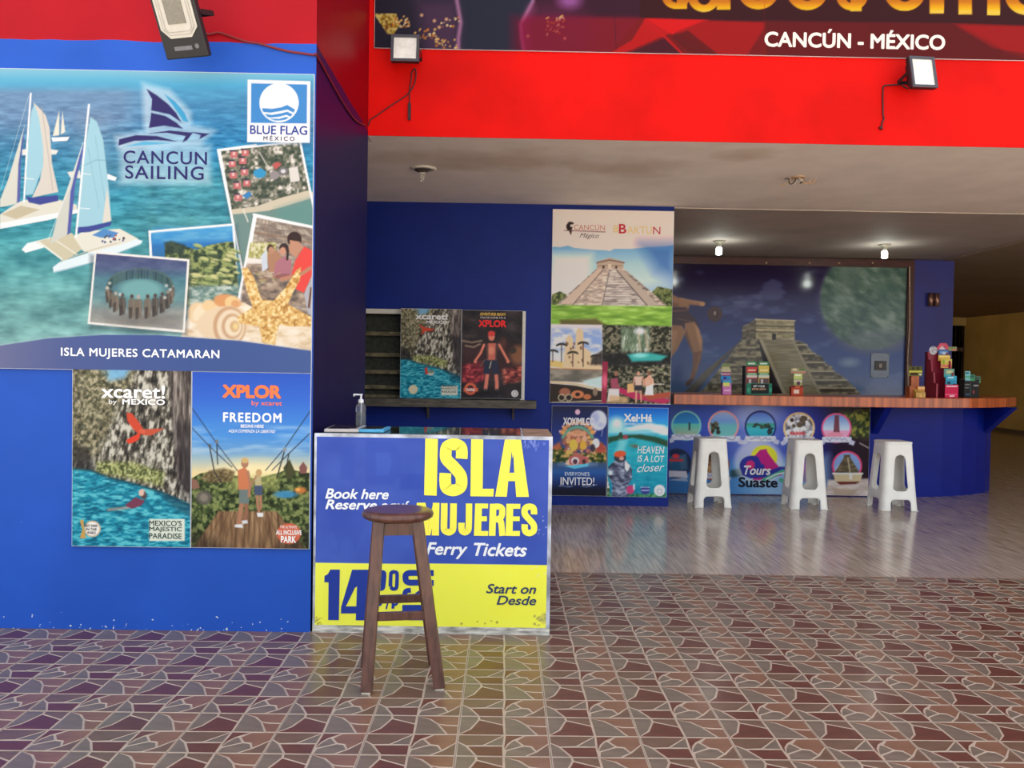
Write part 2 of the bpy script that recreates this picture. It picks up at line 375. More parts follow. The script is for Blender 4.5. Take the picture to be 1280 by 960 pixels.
    b.inputs['Roughness'].default_value = rough; b.inputs['Specular IOR Level'].default_value = .1
    MATS[name] = m; return m
YW, YL, YB, YM, CH = 4.66, 6.4, 9.02, 13.04, 3.18     # planes: poster wall, lintel, partition with the hatch, mural wall; ceiling height
XS = -1.046                                            # side face of the pier
BLUE = (40, 84, 180); RED = (158, 18, 30)
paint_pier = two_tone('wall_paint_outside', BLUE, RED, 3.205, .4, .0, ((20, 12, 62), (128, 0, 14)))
red_paint = mat('beam_red_paint', (208, 9, 3), rough=.6, var=.09, scale=1.6, bump=.2, spec=.12)
paint_in = mat('wall_paint_inside', (14, 40, 128), spec=.25, rough=.5, var=.05, scale=2.5, bump=.1)
plaster_roof = mat('roof_concrete', (150, 145, 138), rough=.9)
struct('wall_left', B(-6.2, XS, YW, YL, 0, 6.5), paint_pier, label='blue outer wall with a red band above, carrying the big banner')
bm = bmesh.new(); box(bm, XS, 13.2, YL, YL+.22, CH+.0015, 6.5); box(bm, XS, 13.2, YL, YL+.0048, CH-.001, CH+.0015)
struct('wall_front', bm, red_paint, label='bright red beam wall over the opening')
struct('wall_side', B(-6.4, -6.2, YW, YM+.3, 0, 6.5), paint_in)
struct('roof', B(-6.4, 13.4, YL+.22, 24, 6.3, 6.5), plaster_roof)
cm = stain_mat('ceiling_plaster', (246, 234, 224), [(-.2, 7.15, .55, 2.2), (1.0, 7.3, .45, 1.5), (1.9, 6.8, .3, 1.0)], (190, 160, 128))
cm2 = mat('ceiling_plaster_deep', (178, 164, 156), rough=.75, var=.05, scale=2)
struct('ceiling', B(-6.2, 13.2, YL+.22, YB+.05, CH, CH+.3), cm, label='stained off-white ceiling just behind the red beam')
struct('ceiling.003', B(XS, 13.2, YL+.005, YL+.22, CH, CH+.0015), cm, label='plastered underside of the beam')
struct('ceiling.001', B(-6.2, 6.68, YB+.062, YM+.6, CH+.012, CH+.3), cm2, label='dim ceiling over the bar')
struct('trim_1', B(-6.2, 13.2, YB+.05, YB+.062, CH-.006, CH+.3), mat('joint_strip', (205, 195, 185), var=.02), label='pale joint strip across the ceiling')
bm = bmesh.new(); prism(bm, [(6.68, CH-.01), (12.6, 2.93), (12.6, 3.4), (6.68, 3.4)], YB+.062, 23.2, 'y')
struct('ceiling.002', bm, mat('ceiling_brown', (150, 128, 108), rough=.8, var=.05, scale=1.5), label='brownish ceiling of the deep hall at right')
cream = mat('cream_wall_paint', (236, 206, 134), rough=.7, var=.05, scale=1.5)
struct('wall_right', B(12.5, 12.7, YL+.22, 23.2, 0, 3.3), cream, label='cream wall along the right side of the hall')
bm = bmesh.new(); box(bm, 6.0, 11.0, 23, 23.2, 0, 3.3); box(bm, 11.0, 12.5, 23, 23.2, 2.72, 3.3)
struct('wall_far', bm, cream, label='cream end wall around a dark doorway')
bm = bmesh.new(); box(bm, 10.8, 12.8, 24.5, 24.6, 0, 3.3); box(bm, 10.8, 10.9, 23.2, 24.5, 0, 3.3); box(bm, 12.5, 12.6, 23.2, 24.5, 0, 3.3); box(bm, 10.8, 12.8, 23.2, 24.6, 3.3, 3.4)
struct('wall_far.001', bm, mat('dark_room', (28, 20, 18), var=.02), label='dark room behind the far doorway')
struct('wall_hall', B(6.0, 6.2, YM+.6, 23.2, 0, 3.3), cream)
d = thing('door_1', 'dark barred gate in the far doorway behind the brochure stands', 'gate', (11.78, 23.05, 0)); del d['category']; d['kind'] = 'structure'
iron = mat('dark_iron', (60, 45, 42), rough=.5, metal=.6)
obj('frame', B(-.78, .72, 0, .05, 2.02, 2.12), mat('gate_rail', (120, 100, 92), rough=.5), d)
gb = bmesh.new(); box(gb, -.012, .012, 0, .03, 0, 2.7); gm = None
for i in range(14):
    if gm is None: o = obj('bar', gb, iron, d); gm = o.data; o.location.x = -.74
    else:
        o = bpy.data.objects.new('bar', gm); COL.objects.link(o); o.parent = d; o.location.x = -.74+.11*i
struct('baseboard_right', B(12.485, 12.5, YL+.3, 23, 0, .08), mat('baseboard_grey', (120, 105, 90)))
# partition with a serving hatch
WX0, WX1, WZ0, WZ1 = -1.95, .215, 1.112, 2.05
bm = bmesh.new()
box(bm, -6.2, WX0, YB, YB+.2, 0, CH); box(bm, WX1, 1.768, YB, YB+.2, 0, CH); box(bm, WX0, WX1, YB, YB+.2, 0, WZ0); box(bm, WX0, WX1, YB, YB+.2, WZ1, CH)
struct('wall_middle', bm, paint_in, label='blue partition with a serving hatch and posters')
w = bpy.data.objects.new('window_1', None); COL.objects.link(w); w.location = ((WX0+WX1)/2, YB, WZ0); w['kind'] = 'structure'; w['label'] = 'dark louvred serving hatch behind the two leaning posters'
hw = (WX1-WX0)/2; hh = WZ1-WZ0
fm = mat('window_frame_white', (225, 222, 210), rough=.4, var=.03)
obj('frame', B(-hw, hw, -.02, .03, hh-.05, hh), fm, w, label='white top rail'); obj('frame', B(hw-.045, hw, -.02, .03, 0, hh-.05), fm, w, label='white side rail')
louv = mat('louvre_wood', (120, 108, 80), rough=.6, var=.3, scale=12); dglass = mat('dark_glass', (62, 64, 56), rough=.25, var=.15, spec=.4)
zs = [yp(470, y, YB)[2]-WZ0 for y in (417, 443.5, 465, 484, 496)]; prevz = hh-.05
for i, z in enumerate(zs):
    bm = bmesh.new(); box(bm, -hw, hw-.045, .03, .05, z-.018, z+.022); obj('louvre', bm, louv, w)
    bm = bmesh.new(); prism(bm, [(.05, z+.018), (.058, z+.018), (.098, prevz-.012), (.09, prevz-.012)], -hw, hw-.045, 'x'); obj('pane', bm, dglass, w); prevz = z
bm = bmesh.new(); box(bm, -hw, hw, .19, .2, 0, hh); obj('backing', bm, mat('dark_room', (28, 20, 18)), w)
# mural wall and pillar
struct('wall_back', B(-6.2, 6.24, YM, YM+.25, 0, CH+.012), mat('wall_paint_deep', (46, 26, 30), rough=.6), label='back wall behind the mural')
struct('wall_back.001', B(6.235, 6.84, YM-.07, YM+.6, 0, CH-.005), mat('pillar_paint', (34, 40, 130), rough=.45, var=.05, scale=2), label='blue pillar right of the mural')
# ---------------------------------------------------------------- floors
grout = mat('floor_grout', (150, 138, 128), rough=.75, var=.15, scale=8)
paving = mat('street_paving', (205, 188, 168), rough=.8, var=.12, scale=3)
struct('floor', B(-6.3, 13.2, -.1, 6.12, -.2, -.0035), grout, label='terrace floor bed under the patterned tiles')
struct('floor.002', B(-40, 40, -40, -.1, -.3, -.006), paving, label='sunlit paving in front of the building')
floor = bpy.data.objects['floor']
Q = dict(TL=(0, 0), TR=(1, 0), p1=(.213, 0), p2=(.221, .085), p3=(.13, .345), lm=(0, .49), p5=(.508, .23), p6=(.503, 0), C=(.515, .49), a=(.659, .09), b=(.763, .225), p8=(.881, .49), c=(.857, .25), d=(1, .255), rm=(1, .485),
    q0=(0, .67), q1=(.103, .765), q1b=(.285, .75), q2=(.485, .515), q3=(.5, .755), q4=(.218, 1), bl=(0, 1), bm=(.506, 1), r1=(.733, .495), r2=(.607, .615), r3=(.55, .71), r4=(.508, .83), r5=(.64, .619), r6=(.717, .747), r7=(.52, .87), r8=(1, .69), r9=(.85, .884), r10=(.80, .765), r11=(.733, 1), br=(1, 1))
CELLS = [('TL p1 p2 p3 lm', 0), ('p1 p6 p5 p2', 3), ('p2 p5 C lm p3', 1), ('p6 a b p8 C p5', 0), ('p6 TR d c b a', 2), ('b c d rm p8', 2),
    ('lm C q1b q1 q0', 3), ('C q3 q1b q2', 0), ('q1 q3 bm q4', 1), ('q0 q1 q4 bl', 0), ('C r1 r2 r3 r4', 1), ('r5 r6 r7 r4 r3 r2', 0), ('r1 rm r8 r9 r10 r6 r5', 2), ('r6 r10 r9 r11 bm r7', 0), ('r9 r8 br r11', 3)]
def inset(P, d):
    P = [Vector(p) for p in P]; n = len(P); A = sum(P[i].x*P[(i+1) % n].y-P[(i+1) % n].x*P[i].y for i in range(n)); sg = 1 if A > 0 else -1; out = []
    for i in range(n):
        a, b, c = P[i-1], P[i], P[(i+1) % n]; u = (b-a).normalized(); v = (c-b).normalized()
        n1 = Vector((-u.y, u.x))*sg; n2 = Vector((-v.y, v.x))*sg; m = (n1+n2); m = m/max(m.length_squared/2, .5)
        out.append(b+m*d)
    return out
def tile_mesh():
    bm = bmesh.new(); h = TW/2-.0022
    box(bm, -h, h, -h, h, -.0035, -.0013, mi=0)
    for k, (s, c) in enumerate(CELLS):
        pts = [Vector(((Q[q][0]-.5)*TW, (.5-Q[q][1])*TW)) for q in s.split()]
        pts = inset(pts, .0038); pts = [Vector((max(-h+.0025, min(h-.0025, p.x)), max(-h+.0025, min(h-.0025, p.y)))) for p in pts]
        try:
            lo = [bm.verts.new((p.x, p.y, -.0014)) for p in pts]; pt2 = [p+(sum(pts, Vector((0, 0)))/len(pts)-p).normalized()*.0012 for p in pts]; hi = [bm.verts.new((p.x, p.y, 0)) for p in pt2]
            f = bm.faces.new(hi); f.material_index = c+1
            for i in range(len(pts)):
                f = bm.faces.new((lo[i], lo[(i+1) % len(pts)], hi[(i+1) % len(pts)], hi[i])); f.material_index = 0
        except ValueError: pass
    return bm
def tile_mat(name, c, c2): return mat(name, c, rough=.33, coat=.12, c2=c2, scale=9, stretch=(1, 3, 1), coord='Object', lo=.3, hi=.7, spec=.5, croug=.16, bump=.04)
tms = [mat('tile_vein', (180, 160, 143), rough=.35, var=.08, scale=14, coat=.2, croug=.2), tile_mat('tile_grey_stone', (120, 104, 91), (100, 86, 76)), tile_mat('tile_dark_red', (104, 58, 48), (82, 46, 40)), tile_mat('tile_orange_tan', (130, 92, 73), (112, 78, 62)), tile_mat('tile_brown', (114, 86, 71), (96, 72, 59))]
TX0, TY0 = .5517*TW, 11.783*TW
proto = None
for j in range(12):
    for k in range(-12, 15):
        cx = TX0+(k+.5)*TW; y0 = TY0-7*TW+(j-0)*TW; cy = y0+TW/2
        if y0 > YW-.02 and cx+TW/2 < XS+.03: continue
        if proto is None: o = obj('tile', tile_mesh(), tms, floor); proto = o.data
        else: o = bpy.data.objects.new('tile', proto); COL.objects.link(o); o.parent = floor
        top = 6.09; sy = 1. if y0+TW < top else (top-y0)/TW
        o.location = (cx, y0+TW*sy/2, 0); o.scale = (1, sy, 1)
glossy = mat('polished_floor_tile', (190, 168, 154), rough=.18, c2=(134, 114, 102), scale=5, stretch=(9, .55, 1), spec=.6, lo=.3, hi=.72, coat=.12)
for n_ in glossy.node_tree.nodes:
    if n_.type == 'TEX_COORD': tc_ = n_
# continuous streaks across tiles: world position instead of the shared tile coordinates
nt = glossy.node_tree; g_ = nt.nodes.new('ShaderNodeNewGeometry'); mp_ = [n for n in nt.nodes if n.type == 'MAPPING'][0]; nt.links.new(g_.outputs['Position'], mp_.inputs[0])
struct('floor.001', B(-6.2, 13.2, 6.12, 25, -.2, -.002), glossy, label='polished wood-look floor of the bar hall')
f1 = bpy.data.objects['floor.001']; proto = None
for j in range(9):
    for k in range(14):
        sz = .6
        if proto is None: bm = B(-sz/2+.0008, sz/2-.0008, -sz/2+.0008, sz/2-.0008, -.002, 0); o = obj('tile', bm, glossy, f1); proto = o.data
        else: o = bpy.data.objects.new('tile', proto); COL.objects.link(o); o.parent = f1
        o.location = (-1.2+k*sz+.3, 6.092+j*sz+.3, 0)
# ---------------------------------------------------------------- banners and posters
edge_m = mat('panel_edge', (215, 218, 222), rough=.5, var=.03)
def poster(name, label, cat, Y, c4, fn, gain=1., t=.012, step=1., group=None, m=None, rect=None, edge=None, sat=1.):
    """framed flat print; c4 = photo corners TL TR BR BL (rectified on the plane Y)"""
    if rect is None:
        P = [yp(*p, Y) for p in c4]; x0, x1 = (P[0][0]+P[3][0])/2, (P[1][0]+P[2][0])/2; z1, z0 = (P[0][2]+P[1][2])/2, (P[2][2]+P[3][2])/2
    else: x0, x1, z0, z1 = rect
    r = thing(name, label, cat, ((x0+x1)/2, Y+t, z0), group)
    obj('panel', B(x0, x1, Y, Y+t, z0, z1), edge or edge_m, r, world=True)
    print_panel('print', r, Y-.0008, x0+.002, x1-.002, z0+.002, z1-.002, fn, gain, step, m, sat=sat)
    return r
W_ = (245, 245, 248)
def p_sailing(p):
    x, y = p.x, p.y
    p.all(vgrad([(86, (135, 190, 212)), (98, (100, 178, 214)), (106, (88, 168, 208)), (116, (112, 148, 186)), (150, (104, 140, 180)), (190, (60, 128, 168)), (240, (48, 138, 168)), (300, (66, 152, 164)), (380, (112, 172, 172)), (440, (128, 176, 176))]))
    p.poly([(180, 90), (396, 90), (396, 300), (180, 300)], vgrad([(90, (140, 190, 215)), (108, (70, 168, 218)), (130, (60, 140, 190)), (170, (40, 132, 190)), (230, (36, 150, 196)), (300, (60, 150, 170))]), .75, 60)
    p.poly([(170, 215), (290, 215), (290, 330), (170, 330)], tex([(0, (60, 130, 150)), (1, (90, 160, 165))], 20, 12, 3, 8), .7, 40)
    n1 = fbm(x, y, 16, 3.2, 4, 4)-.5; n2 = fbm(x, y, 28, 18, 3, 9)-.5
    k = np.clip((y-100)/60, 0, 1); k2 = np.clip((y-270)/50, 0, 1)
    p.c += (n1*62*k*(1-.6*k2))[:, None]*np.array([.8, 1, 1]) + (n2*58*k2)[:, None]*np.array([.9, 1, .9])
    p.poly([(100, 145), (130, 145), (150, 230), (90, 260)], (170, 175, 195), .25, 25)
    # distant boats
    cr, bl, nv = (232, 226, 212), (160, 205, 222), (62, 72, 150)
    p.poly([(66, 170), (74, 138), (74, 169)], cr); p.poly([(76, 168), (78, 139), (81.5, 165)], cr); p.poly([(64, 172), (87, 171), (84, 176), (66, 177)], W_)
    p.poly([(27, 187), (50, 184), (73, 188), (70, 193), (28, 194)], (225, 225, 220)); p.poly([(84, 215), (100, 213), (101, 223), (88, 222)], (225, 225, 220)); p.poly([(134, 217), (146, 222), (144, 226), (134, 224)], W_)
    # catamaran behind
    p.poly([(0, 268), (24, 252), (45, 247), (75, 250), (96, 256), (97, 266), (60, 275), (0, 286)], (222, 220, 208)); p.poly([(2, 268), (26, 257), (50, 262), (20, 274)], (196, 186, 160)); p.poly([(0, 279), (60, 268), (97, 262), (97, 266), (60, 275), (0, 286)], (240, 243, 245))
    p.poly([(32, 245), (40, 247), (72, 244), (73, 251), (50, 256), (36, 253)], nv)
    p.poly([(42, 128), (50, 136), (57, 144), (62, 160), (65, 205), (73, 240), (40, 247), (50, 225), (54, 200)], (214, 208, 200)); p.line([(52, 133), (58, 175), (66, 238)], .8, (180, 170, 160))
    p.poly([(39, 140), (43, 130), (49, 148), (54, 185), (54, 208), (41, 243), (32, 244), (34, 190)], bl)
    p.poly([(31, 156), (27, 175), (24, 205), (23, 254), (12, 257), (0, 259), (0, 250), (10, 225), (22, 185)], (214, 214, 204)); p.poly([(29, 168), (30, 172), (26, 200), (25, 252), (21, 254), (23, 205)], (88, 96, 165))
    p.line([(38.5, 117), (34, 180), (30, 252)], 2.2, W_); p.line([(0, 240), (36, 120)], .5, W_, .6)
    p.line([(27, 222), (42, 224)], .9, W_)
    # catamaran in front
    p.poly([(27, 312), (34, 304), (62, 297), (90, 292), (60, 308), (32, 316)], (236, 244, 246)); p.poly([(45, 302), (88, 291), (112, 305), (82, 326)], (205, 198, 172)); p.line([(48, 302), (80, 326)], 2, (238, 238, 230)); p.line([(66, 298), (96, 318)], 1.5, (232, 230, 220))
    p.poly([(92, 296), (104, 289), (150, 286), (172, 298), (176, 303), (120, 318), (104, 314)], (228, 226, 214)); p.poly([(115, 294), (130, 286), (148, 291), (142, 297), (126, 297)], (84, 140, 200))
    p.blobs(26, (126, 294, 158, 304), (.8, 1.6), [(60, 70, 130), (190, 90, 80), (240, 240, 240), (70, 60, 60)], 3)
    p.poly([(66, 334), (74, 328), (110, 316), (150, 306), (170, 299), (178.5, 301), (176, 305), (120, 327), (80, 338), (67, 341)], (226, 240, 246)); p.line([(68, 340), (120, 327), (176, 305)], 1.2, (160, 195, 210))
    p.line([(76, 326), (116, 312), (150, 303)], 1.2, (200, 190, 170))
    p.poly([(113, 146), (121, 152), (129, 175), (133, 210), (137, 245), (139, 276), (120, 281), (98, 286), (96, 284), (104, 200)], bl); p.poly([(134, 235), (139, 276), (128, 279)], (220, 215, 205)); p.line([(105, 207), (120, 200), (131, 200)], .6, (110, 160, 180)); p.line([(110, 185), (124, 260)], .5, (130, 175, 195)); p.line([(119, 170), (131, 250)], .5, (130, 175, 195))
    p.poly([(97, 284), (110, 283), (140, 277), (138, 282), (112, 290), (97, 291)], nv)
    p.poly([(103, 181), (98, 200), (90, 240), (84, 293), (72, 300), (63, 305), (72, 270), (88, 225)], (206, 208, 200)); p.poly([(105, 180), (106, 183), (94, 230), (88, 291), (84, 294), (88, 240), (97, 204)], (84, 92, 168)); p.line([(60, 300), (84, 240), (104, 178)], .7, W_, .8)
    p.line([(111.2, 131), (104, 200), (95, 296)], 2.4, W_); p.line([(104, 217), (113, 218)], .9, W_); p.line([(99, 260), (112, 261)], .9, W_)
    # emblem with its white halo
    for d in (7, 5, 3): p.poly([(183-d, 106-d/2), (212, 112), (236+d/2, 140), (240, 156), (265+d, 163), (250, 180+d/2), (215, 183), (150-d/2, 186), (146-d/2, 170), (180, 164)], (235, 240, 250), .22, 8)
    for d in (6, 3): p.rect(154-d, 186-d, 259+d, 226+d, (235, 240, 250), .3, 10)
    nv2 = (48, 42, 104)
    p.poly([(183, 111), (196, 119), (210, 130), (220, 141), (227, 153), (212, 143), (189, 138), (190, 124)], nv2); p.poly([(189, 141), (207, 145), (220, 153), (229, 161), (205, 157), (186, 160), (188, 150)], nv2)
    p.poly([(205, 117), (219, 127), (230, 140), (236, 153), (229, 151), (217, 133)], (64, 160, 208))
    p.poly([(186, 167), (212, 163), (241, 166), (234, 175), (228, 178), (232, 170), (208, 166)], nv2); p.poly([(238, 165), (262, 167), (249, 174), (251, 169)], nv2); p.poly([(149, 174), (170, 169), (196, 170), (222, 177), (196, 175), (168, 176), (148, 182)], nv2); p.poly([(152, 184), (180, 177), (214, 179), (190, 181), (168, 182)], (92, 178, 220))
    # aerial snapshot of a village shore
    p.poly([(270, 190), (378, 176), (402, 300), (300, 370)], (60, 80, 90), .25, 5); p.poly([(272.5, 187.5), (375, 175), (398, 282), (398, 330), (305, 355)], W_)
    ar = tex([(0, (52, 62, 54)), (.4, (84, 94, 80)), (.58, (128, 128, 112)), (.72, (150, 145, 135)), (.85, (205, 200, 190)), (1, (232, 228, 220))], 5, 5, 3, 21)
    p.poly([(276, 189), (374, 178), (394, 278), (394, 320), (306, 350)], ar)
    p.poly([(288, 262), (320, 258), (352, 247), (385, 238), (394, 241), (395, 250), (350, 260), (300, 272), (290, 268)], (206, 196, 176)); p.poly([(291, 268), (340, 263), (395, 246), (396, 320), (308, 350)], (112, 142, 138)); p.poly([(345, 262), (395, 247), (396, 300), (350, 300)], (96, 146, 142), .7, 12)
    for (a, b) in ((290, 205), (303, 201), (291, 219), (305, 215), (296, 232), (308, 229), (297, 247), (292, 193), (306, 191)): p.rect(a-4, b-3.5, a+5, b+4, (196, 110, 112)); p.rect(a-1, b-3, a+2, b+1, (232, 190, 190)); p.rect(a-5, b-5.5, a+3, b-3.5, (60, 58, 80))
    p.poly([(317, 213), (326, 210), (333, 215), (331, 221), (323, 223), (317, 219)], (56, 150, 200)); p.poly([(303, 244), (312, 239), (315, 244), (308, 249)], (60, 130, 190)); p.poly([(340, 206), (347, 202), (352, 205), (345, 212)], (190, 90, 90))
    p.ell(343, 219, 5.5, 5.5, (150, 140, 145)); p.ell(354, 214, 6, 5, (120, 115, 120)); p.ell(354, 214, 3, 2.5, (215, 215, 220)); p.poly([(361, 210), (372, 208), (375, 226), (363, 228)], (222, 216, 212)); p.line([(324, 190), (334, 207)], 1.6, (190, 185, 178)); p.line([(304, 262), (310, 277)], 1.4, (230, 226, 215))
    p.line([(272.5, 187.5), (306, 352)], 2.6, W_); p.line([(375, 176), (397, 284)], 2.4, W_); p.line([(272.5, 187.5), (320, 181)], 2.2, W_)
    # sign with waves
    p.rect(311, 101, 390, 181, (60, 90, 130), .4, 5); p.poly([(309.5, 99.5), (388, 101.5), (387.2, 178.5), (309, 177.5)], (248, 246, 250)); p.poly([(314, 104), (384, 105.5), (383.6, 154.5), (313.6, 153.6)], (66, 138, 208))
    p.ell(348.8, 128.4, 24, 24, (250, 250, 252))
    bw = (66, 138, 208)
    p.poly([(327, 135), (340, 136), (352, 134), (359, 131), (369, 137), (367, 141), (359, 137), (350, 139), (338, 141), (328, 140)], bw); p.poly([(329, 142), (340, 143.5), (352, 141.5), (359, 139.5), (366, 143), (363, 146), (358, 143.5), (349, 146), (338, 147), (332, 146)], bw); p.poly([(334, 148), (349, 148.5), (358, 146), (361, 147.5), (356, 150), (346, 151), (339, 150.5)], bw)
    p.ring(348.8, 128.4, 23.6, 1.6, (250, 250, 252))
    # reef snapshot
    p.poly([(184, 291), (298, 279), (306, 400), (196, 402)], (60, 90, 110), .3, 4); p.poly([(186, 289), (293, 280), (300, 402), (190, 404)], W_); p.poly([(188.5, 291.5), (290, 282.5), (299, 401), (192, 403)], vgrad([(283, (70, 160, 215)), (305, (44, 118, 190)), (325, (50, 110, 160)), (400, (90, 140, 150))]))
    p.poly([(190, 284), (290, 282), (290, 300), (190, 304)], tex([(0, (60, 150, 215)), (1, (120, 190, 225))], 14, 4, 2, 31), .6, 6)
    p.poly([(206, 306), (214, 302), (232, 308), (246, 312), (262, 306), (285, 302), (292, 302), (300, 375), (236, 385), (206, 340)], foliage(5, (38, 58, 50), (76, 92, 62), (150, 160, 100), 33)); p.poly([(205, 303), (214, 301), (232, 306), (230, 318), (208, 316)], (44, 62, 58), .8, 3)
    g = random.Random(5)
    for _ in range(44):
        a, b = g.uniform(240, 298), g.uniform(307, 356); q = g.uniform(3, 6.5); p.ell(a, b, q, q*.42, g.choice([(202, 206, 138), (176, 188, 116), (216, 212, 150), (150, 168, 104)]), .9, 1.4, .25); p.ell(a+1, b+q*.5, q*.8, 1, (66, 80, 60), .6, 1.4, .25)
    p.poly([(236, 358), (298, 356), (300, 378), (236, 382)], tex([(0, (70, 110, 110)), (.6, (170, 190, 185)), (1, (225, 232, 228))], 7, 4, 3, 37), .9, 5)
    p.line([(186.5, 289.5), (291, 280.5)], 2.4, W_); p.line([(187, 289), (189, 320)], 2.4, W_)
    # people under a thatched roof
    p.poly([(317, 268), (398, 284), (398, 400), (298, 400), (295, 396)], W_)
    p.poly([(321, 272), (398, 287), (398, 400), (300, 400), (303, 370)], tex([(0, (120, 108, 100)), (.5, (160, 146, 134)), (1, (196, 184, 170))], 10, 3, 3, 41, .2)); 
    for k in range(9): p.line([(328+k*8, 275+k*1.6), (322+k*12, 300+k*2)], 1, (120, 106, 98), .7)
    p.line([(318, 290), (398, 305)], 1.6, (150, 120, 100)); p.line([(332, 275), (330, 330)], 1.4, (150, 130, 115)); p.poly([(312, 303), (345, 303), (345, 325), (310, 322)], foliage(3, (140, 140, 80), (190, 186, 120), (226, 220, 190), 43)); p.poly([(308, 322), (330, 324), (330, 330), (306, 330)], (238, 232, 225))
    p.poly([(305, 330), (398, 330), (398, 380), (300, 385)], tex([(0, (90, 84, 82)), (.5, (150, 128, 112)), (1, (200, 180, 160))], 8, 5, 3, 47), .9, 4)
    p.poly([(334, 318), (346, 312), (352, 322), (350, 340), (336, 340)], (176, 130, 104)); p.ell(338, 311, 4.5, 5.5, (70, 52, 48)); p.ell(339, 313, 3.6, 4.6, (190, 140, 116)); p.poly([(326, 320), (333, 312), (335, 335), (328, 340)], (206, 214, 226))
    p.poly([(345, 327), (356, 320), (364, 325), (364, 344), (342, 344)], (176, 116, 130)); p.ell(355, 310, 6, 6, (60, 46, 46)); p.ell(353.5, 314, 4, 5, (206, 150, 126)); p.line([(360, 312), (359, 324)], 3, (60, 46, 46)); p.poly([(340, 342), (362, 342), (360, 348), (342, 348)], (150, 96, 100))
    p.poly([(364, 344), (369, 326), (380, 308), (392, 314), (392, 340), (380, 366), (370, 362), (372, 345)], (232, 78, 72)); p.ell(368, 299, 9, 9.5, (58, 42, 42)); p.poly([(362, 300), (374, 302), (379, 309), (370, 322), (364, 318)], (196, 144, 118)); p.ell(366, 310, 5, 7.5, (196, 144, 118)); p.line([(388, 335), (376, 343), (352, 349)], 4.5, (190, 134, 108)); p.poly([(380, 368), (392, 340), (392, 395), (385, 392)], (180, 180, 190)); p.line([(389, 360), (386, 384)], 2.6, (110, 74, 58)); p.blobs(24, (308, 340, 350, 358), (2, 4), [(150, 96, 80), (170, 160, 110), (196, 180, 150)], 8, .8, .4)
    p.line([(318, 269), (296, 386)], 2.6, W_); p.line([(317, 268), (398, 285)], 2.6, W_)
    # shells and starfish
    sh = (238, 218, 190)
    p.poly([(232, 404), (236, 392), (250, 382), (285, 378), (305, 378), (330, 392), (398, 398), (398, 445), (225, 425)], tex([(0, (214, 186, 150)), (.5, (240, 222, 196)), (1, (250, 240, 224))], 14, 6, 3, 51)); p.ell(247, 391, 13, 13, (236, 206, 166), 1, 3); p.ell(249, 391, 7, 12, (246, 232, 204), .8, 3, .5); p.ell(262, 382, 10, 7, (240, 208, 160), 1, 3); p.ell(284, 377, 17, 9, (224, 158, 104), 1, 2.5, .15); p.ell(290, 378, 9, 8, (240, 206, 150), 1, 2); p.ell(294, 380, 5, 5, (226, 168, 116), 1, 2)
    p.ell(280, 405, 34, 22, (236, 212, 180), 1, 3, -.1)
    for r_, c_ in ((25, (206, 166, 130)), (21, (240, 220, 192)), (16, (206, 168, 134)), (12.5, (242, 224, 196)), (7, (214, 176, 130)), (4, (240, 214, 150))): p.ell(287+ (25-r_)*.35, 408, r_*.82, r_, c_, 1, 2.5)
    star = [(302, 336), (309, 334), (318, 348), (327, 374), (342, 376), (358, 358), (370, 338), (376, 334), (375, 350), (366, 366), (360, 380), (392, 398), (394, 408), (362, 408), (349, 406), (345, 420), (344, 432), (328, 428), (324, 408), (298, 404), (297, 396), (316, 384), (308, 362)]
    p.poly(star, tex([(0, (176, 124, 66)), (.4, (222, 176, 104)), (.7, (240, 208, 142)), (1, (252, 234, 186))], 3.2, 3.2, 3, 57)); p.blobs(170, (304, 340, 390, 425), (.9, 1.7), [(250, 228, 170)], 9, .0)
    # ring of figures under water
    p.poly([(112, 318), (240, 326), (234, 420), (112, 412)], (50, 60, 70), .4, 5); p.poly([(118.5, 314), (237, 324), (231, 416), (109.5, 405)], (244, 240, 236))
    q = [(120.5, 317), (234, 326.5), (228.5, 412.5), (112.5, 402.5)]
    p.poly(q, vgrad([(316, (64, 66, 116)), (335, (74, 86, 132)), (350, (66, 122, 140)), (375, (110, 156, 160)), (390, (150, 150, 144)), (412, (172, 166, 158))])); p.poly(q, tex([(0, (70, 90, 110)), (1, (160, 180, 180))], 12, 6, 3, 61), .22)
    p.ell(173, 364, 40, 24, (60, 96, 104), .35, 5); p.ell(176, 362, 27, 13, (120, 176, 178), .9, 6)
    g = random.Random(77)
    for k in range(34):
        a = math.pi+math.pi*k/33; X, Y = 175+40*math.cos(a), 362+20*math.sin(a); p.line([(X, Y-5+g.uniform(-1, 1)), (X+g.uniform(-.6, .6), Y+5)], g.uniform(1.8, 3), g.choice([(58, 84, 84), (44, 66, 70), (74, 100, 96)]), .8, 2); p.ell(X, Y-6, 1.1, 1.3, (90, 118, 112), .7, 1.4)
    p.ell(178, 401, 40, 7, (96, 88, 80), .4, 8)
    for k in range(13):
        a = math.pi*k/12+g.uniform(-.05, .05); X, Y = 175+41*math.cos(a), 364+19*math.sin(a); q = 8+8*math.sin(a); w = 2+1.9*math.sin(a); cb = g.choice([(104, 94, 84), (84, 76, 72), (120, 108, 96)])
        p.poly([(X-w, Y-q*.55), (X+w, Y-q*.55), (X+w*1.25, Y+q*.1), (X+w*.8, Y+q*.9), (X-w*.9, Y+q*.9), (X-w*1.25, Y+q*.1)], cb, .95, 1.6); p.poly([(X-w, Y+q*.1), (X+w*.2, Y+q*.1), (X-w*.1, Y+q), (X-w, Y+q)], (58, 54, 54), .7, 1.6); p.line([(X+w*.5, Y-q*.4), (X+w*.6, Y+q*.5)], 1, (150, 138, 124), .6, 1.4); p.ell(X, Y-q*.75, w*.62, w*.72, g.choice([(150, 136, 120), (84, 72, 68), (176, 168, 158)]), 1, 1.2)
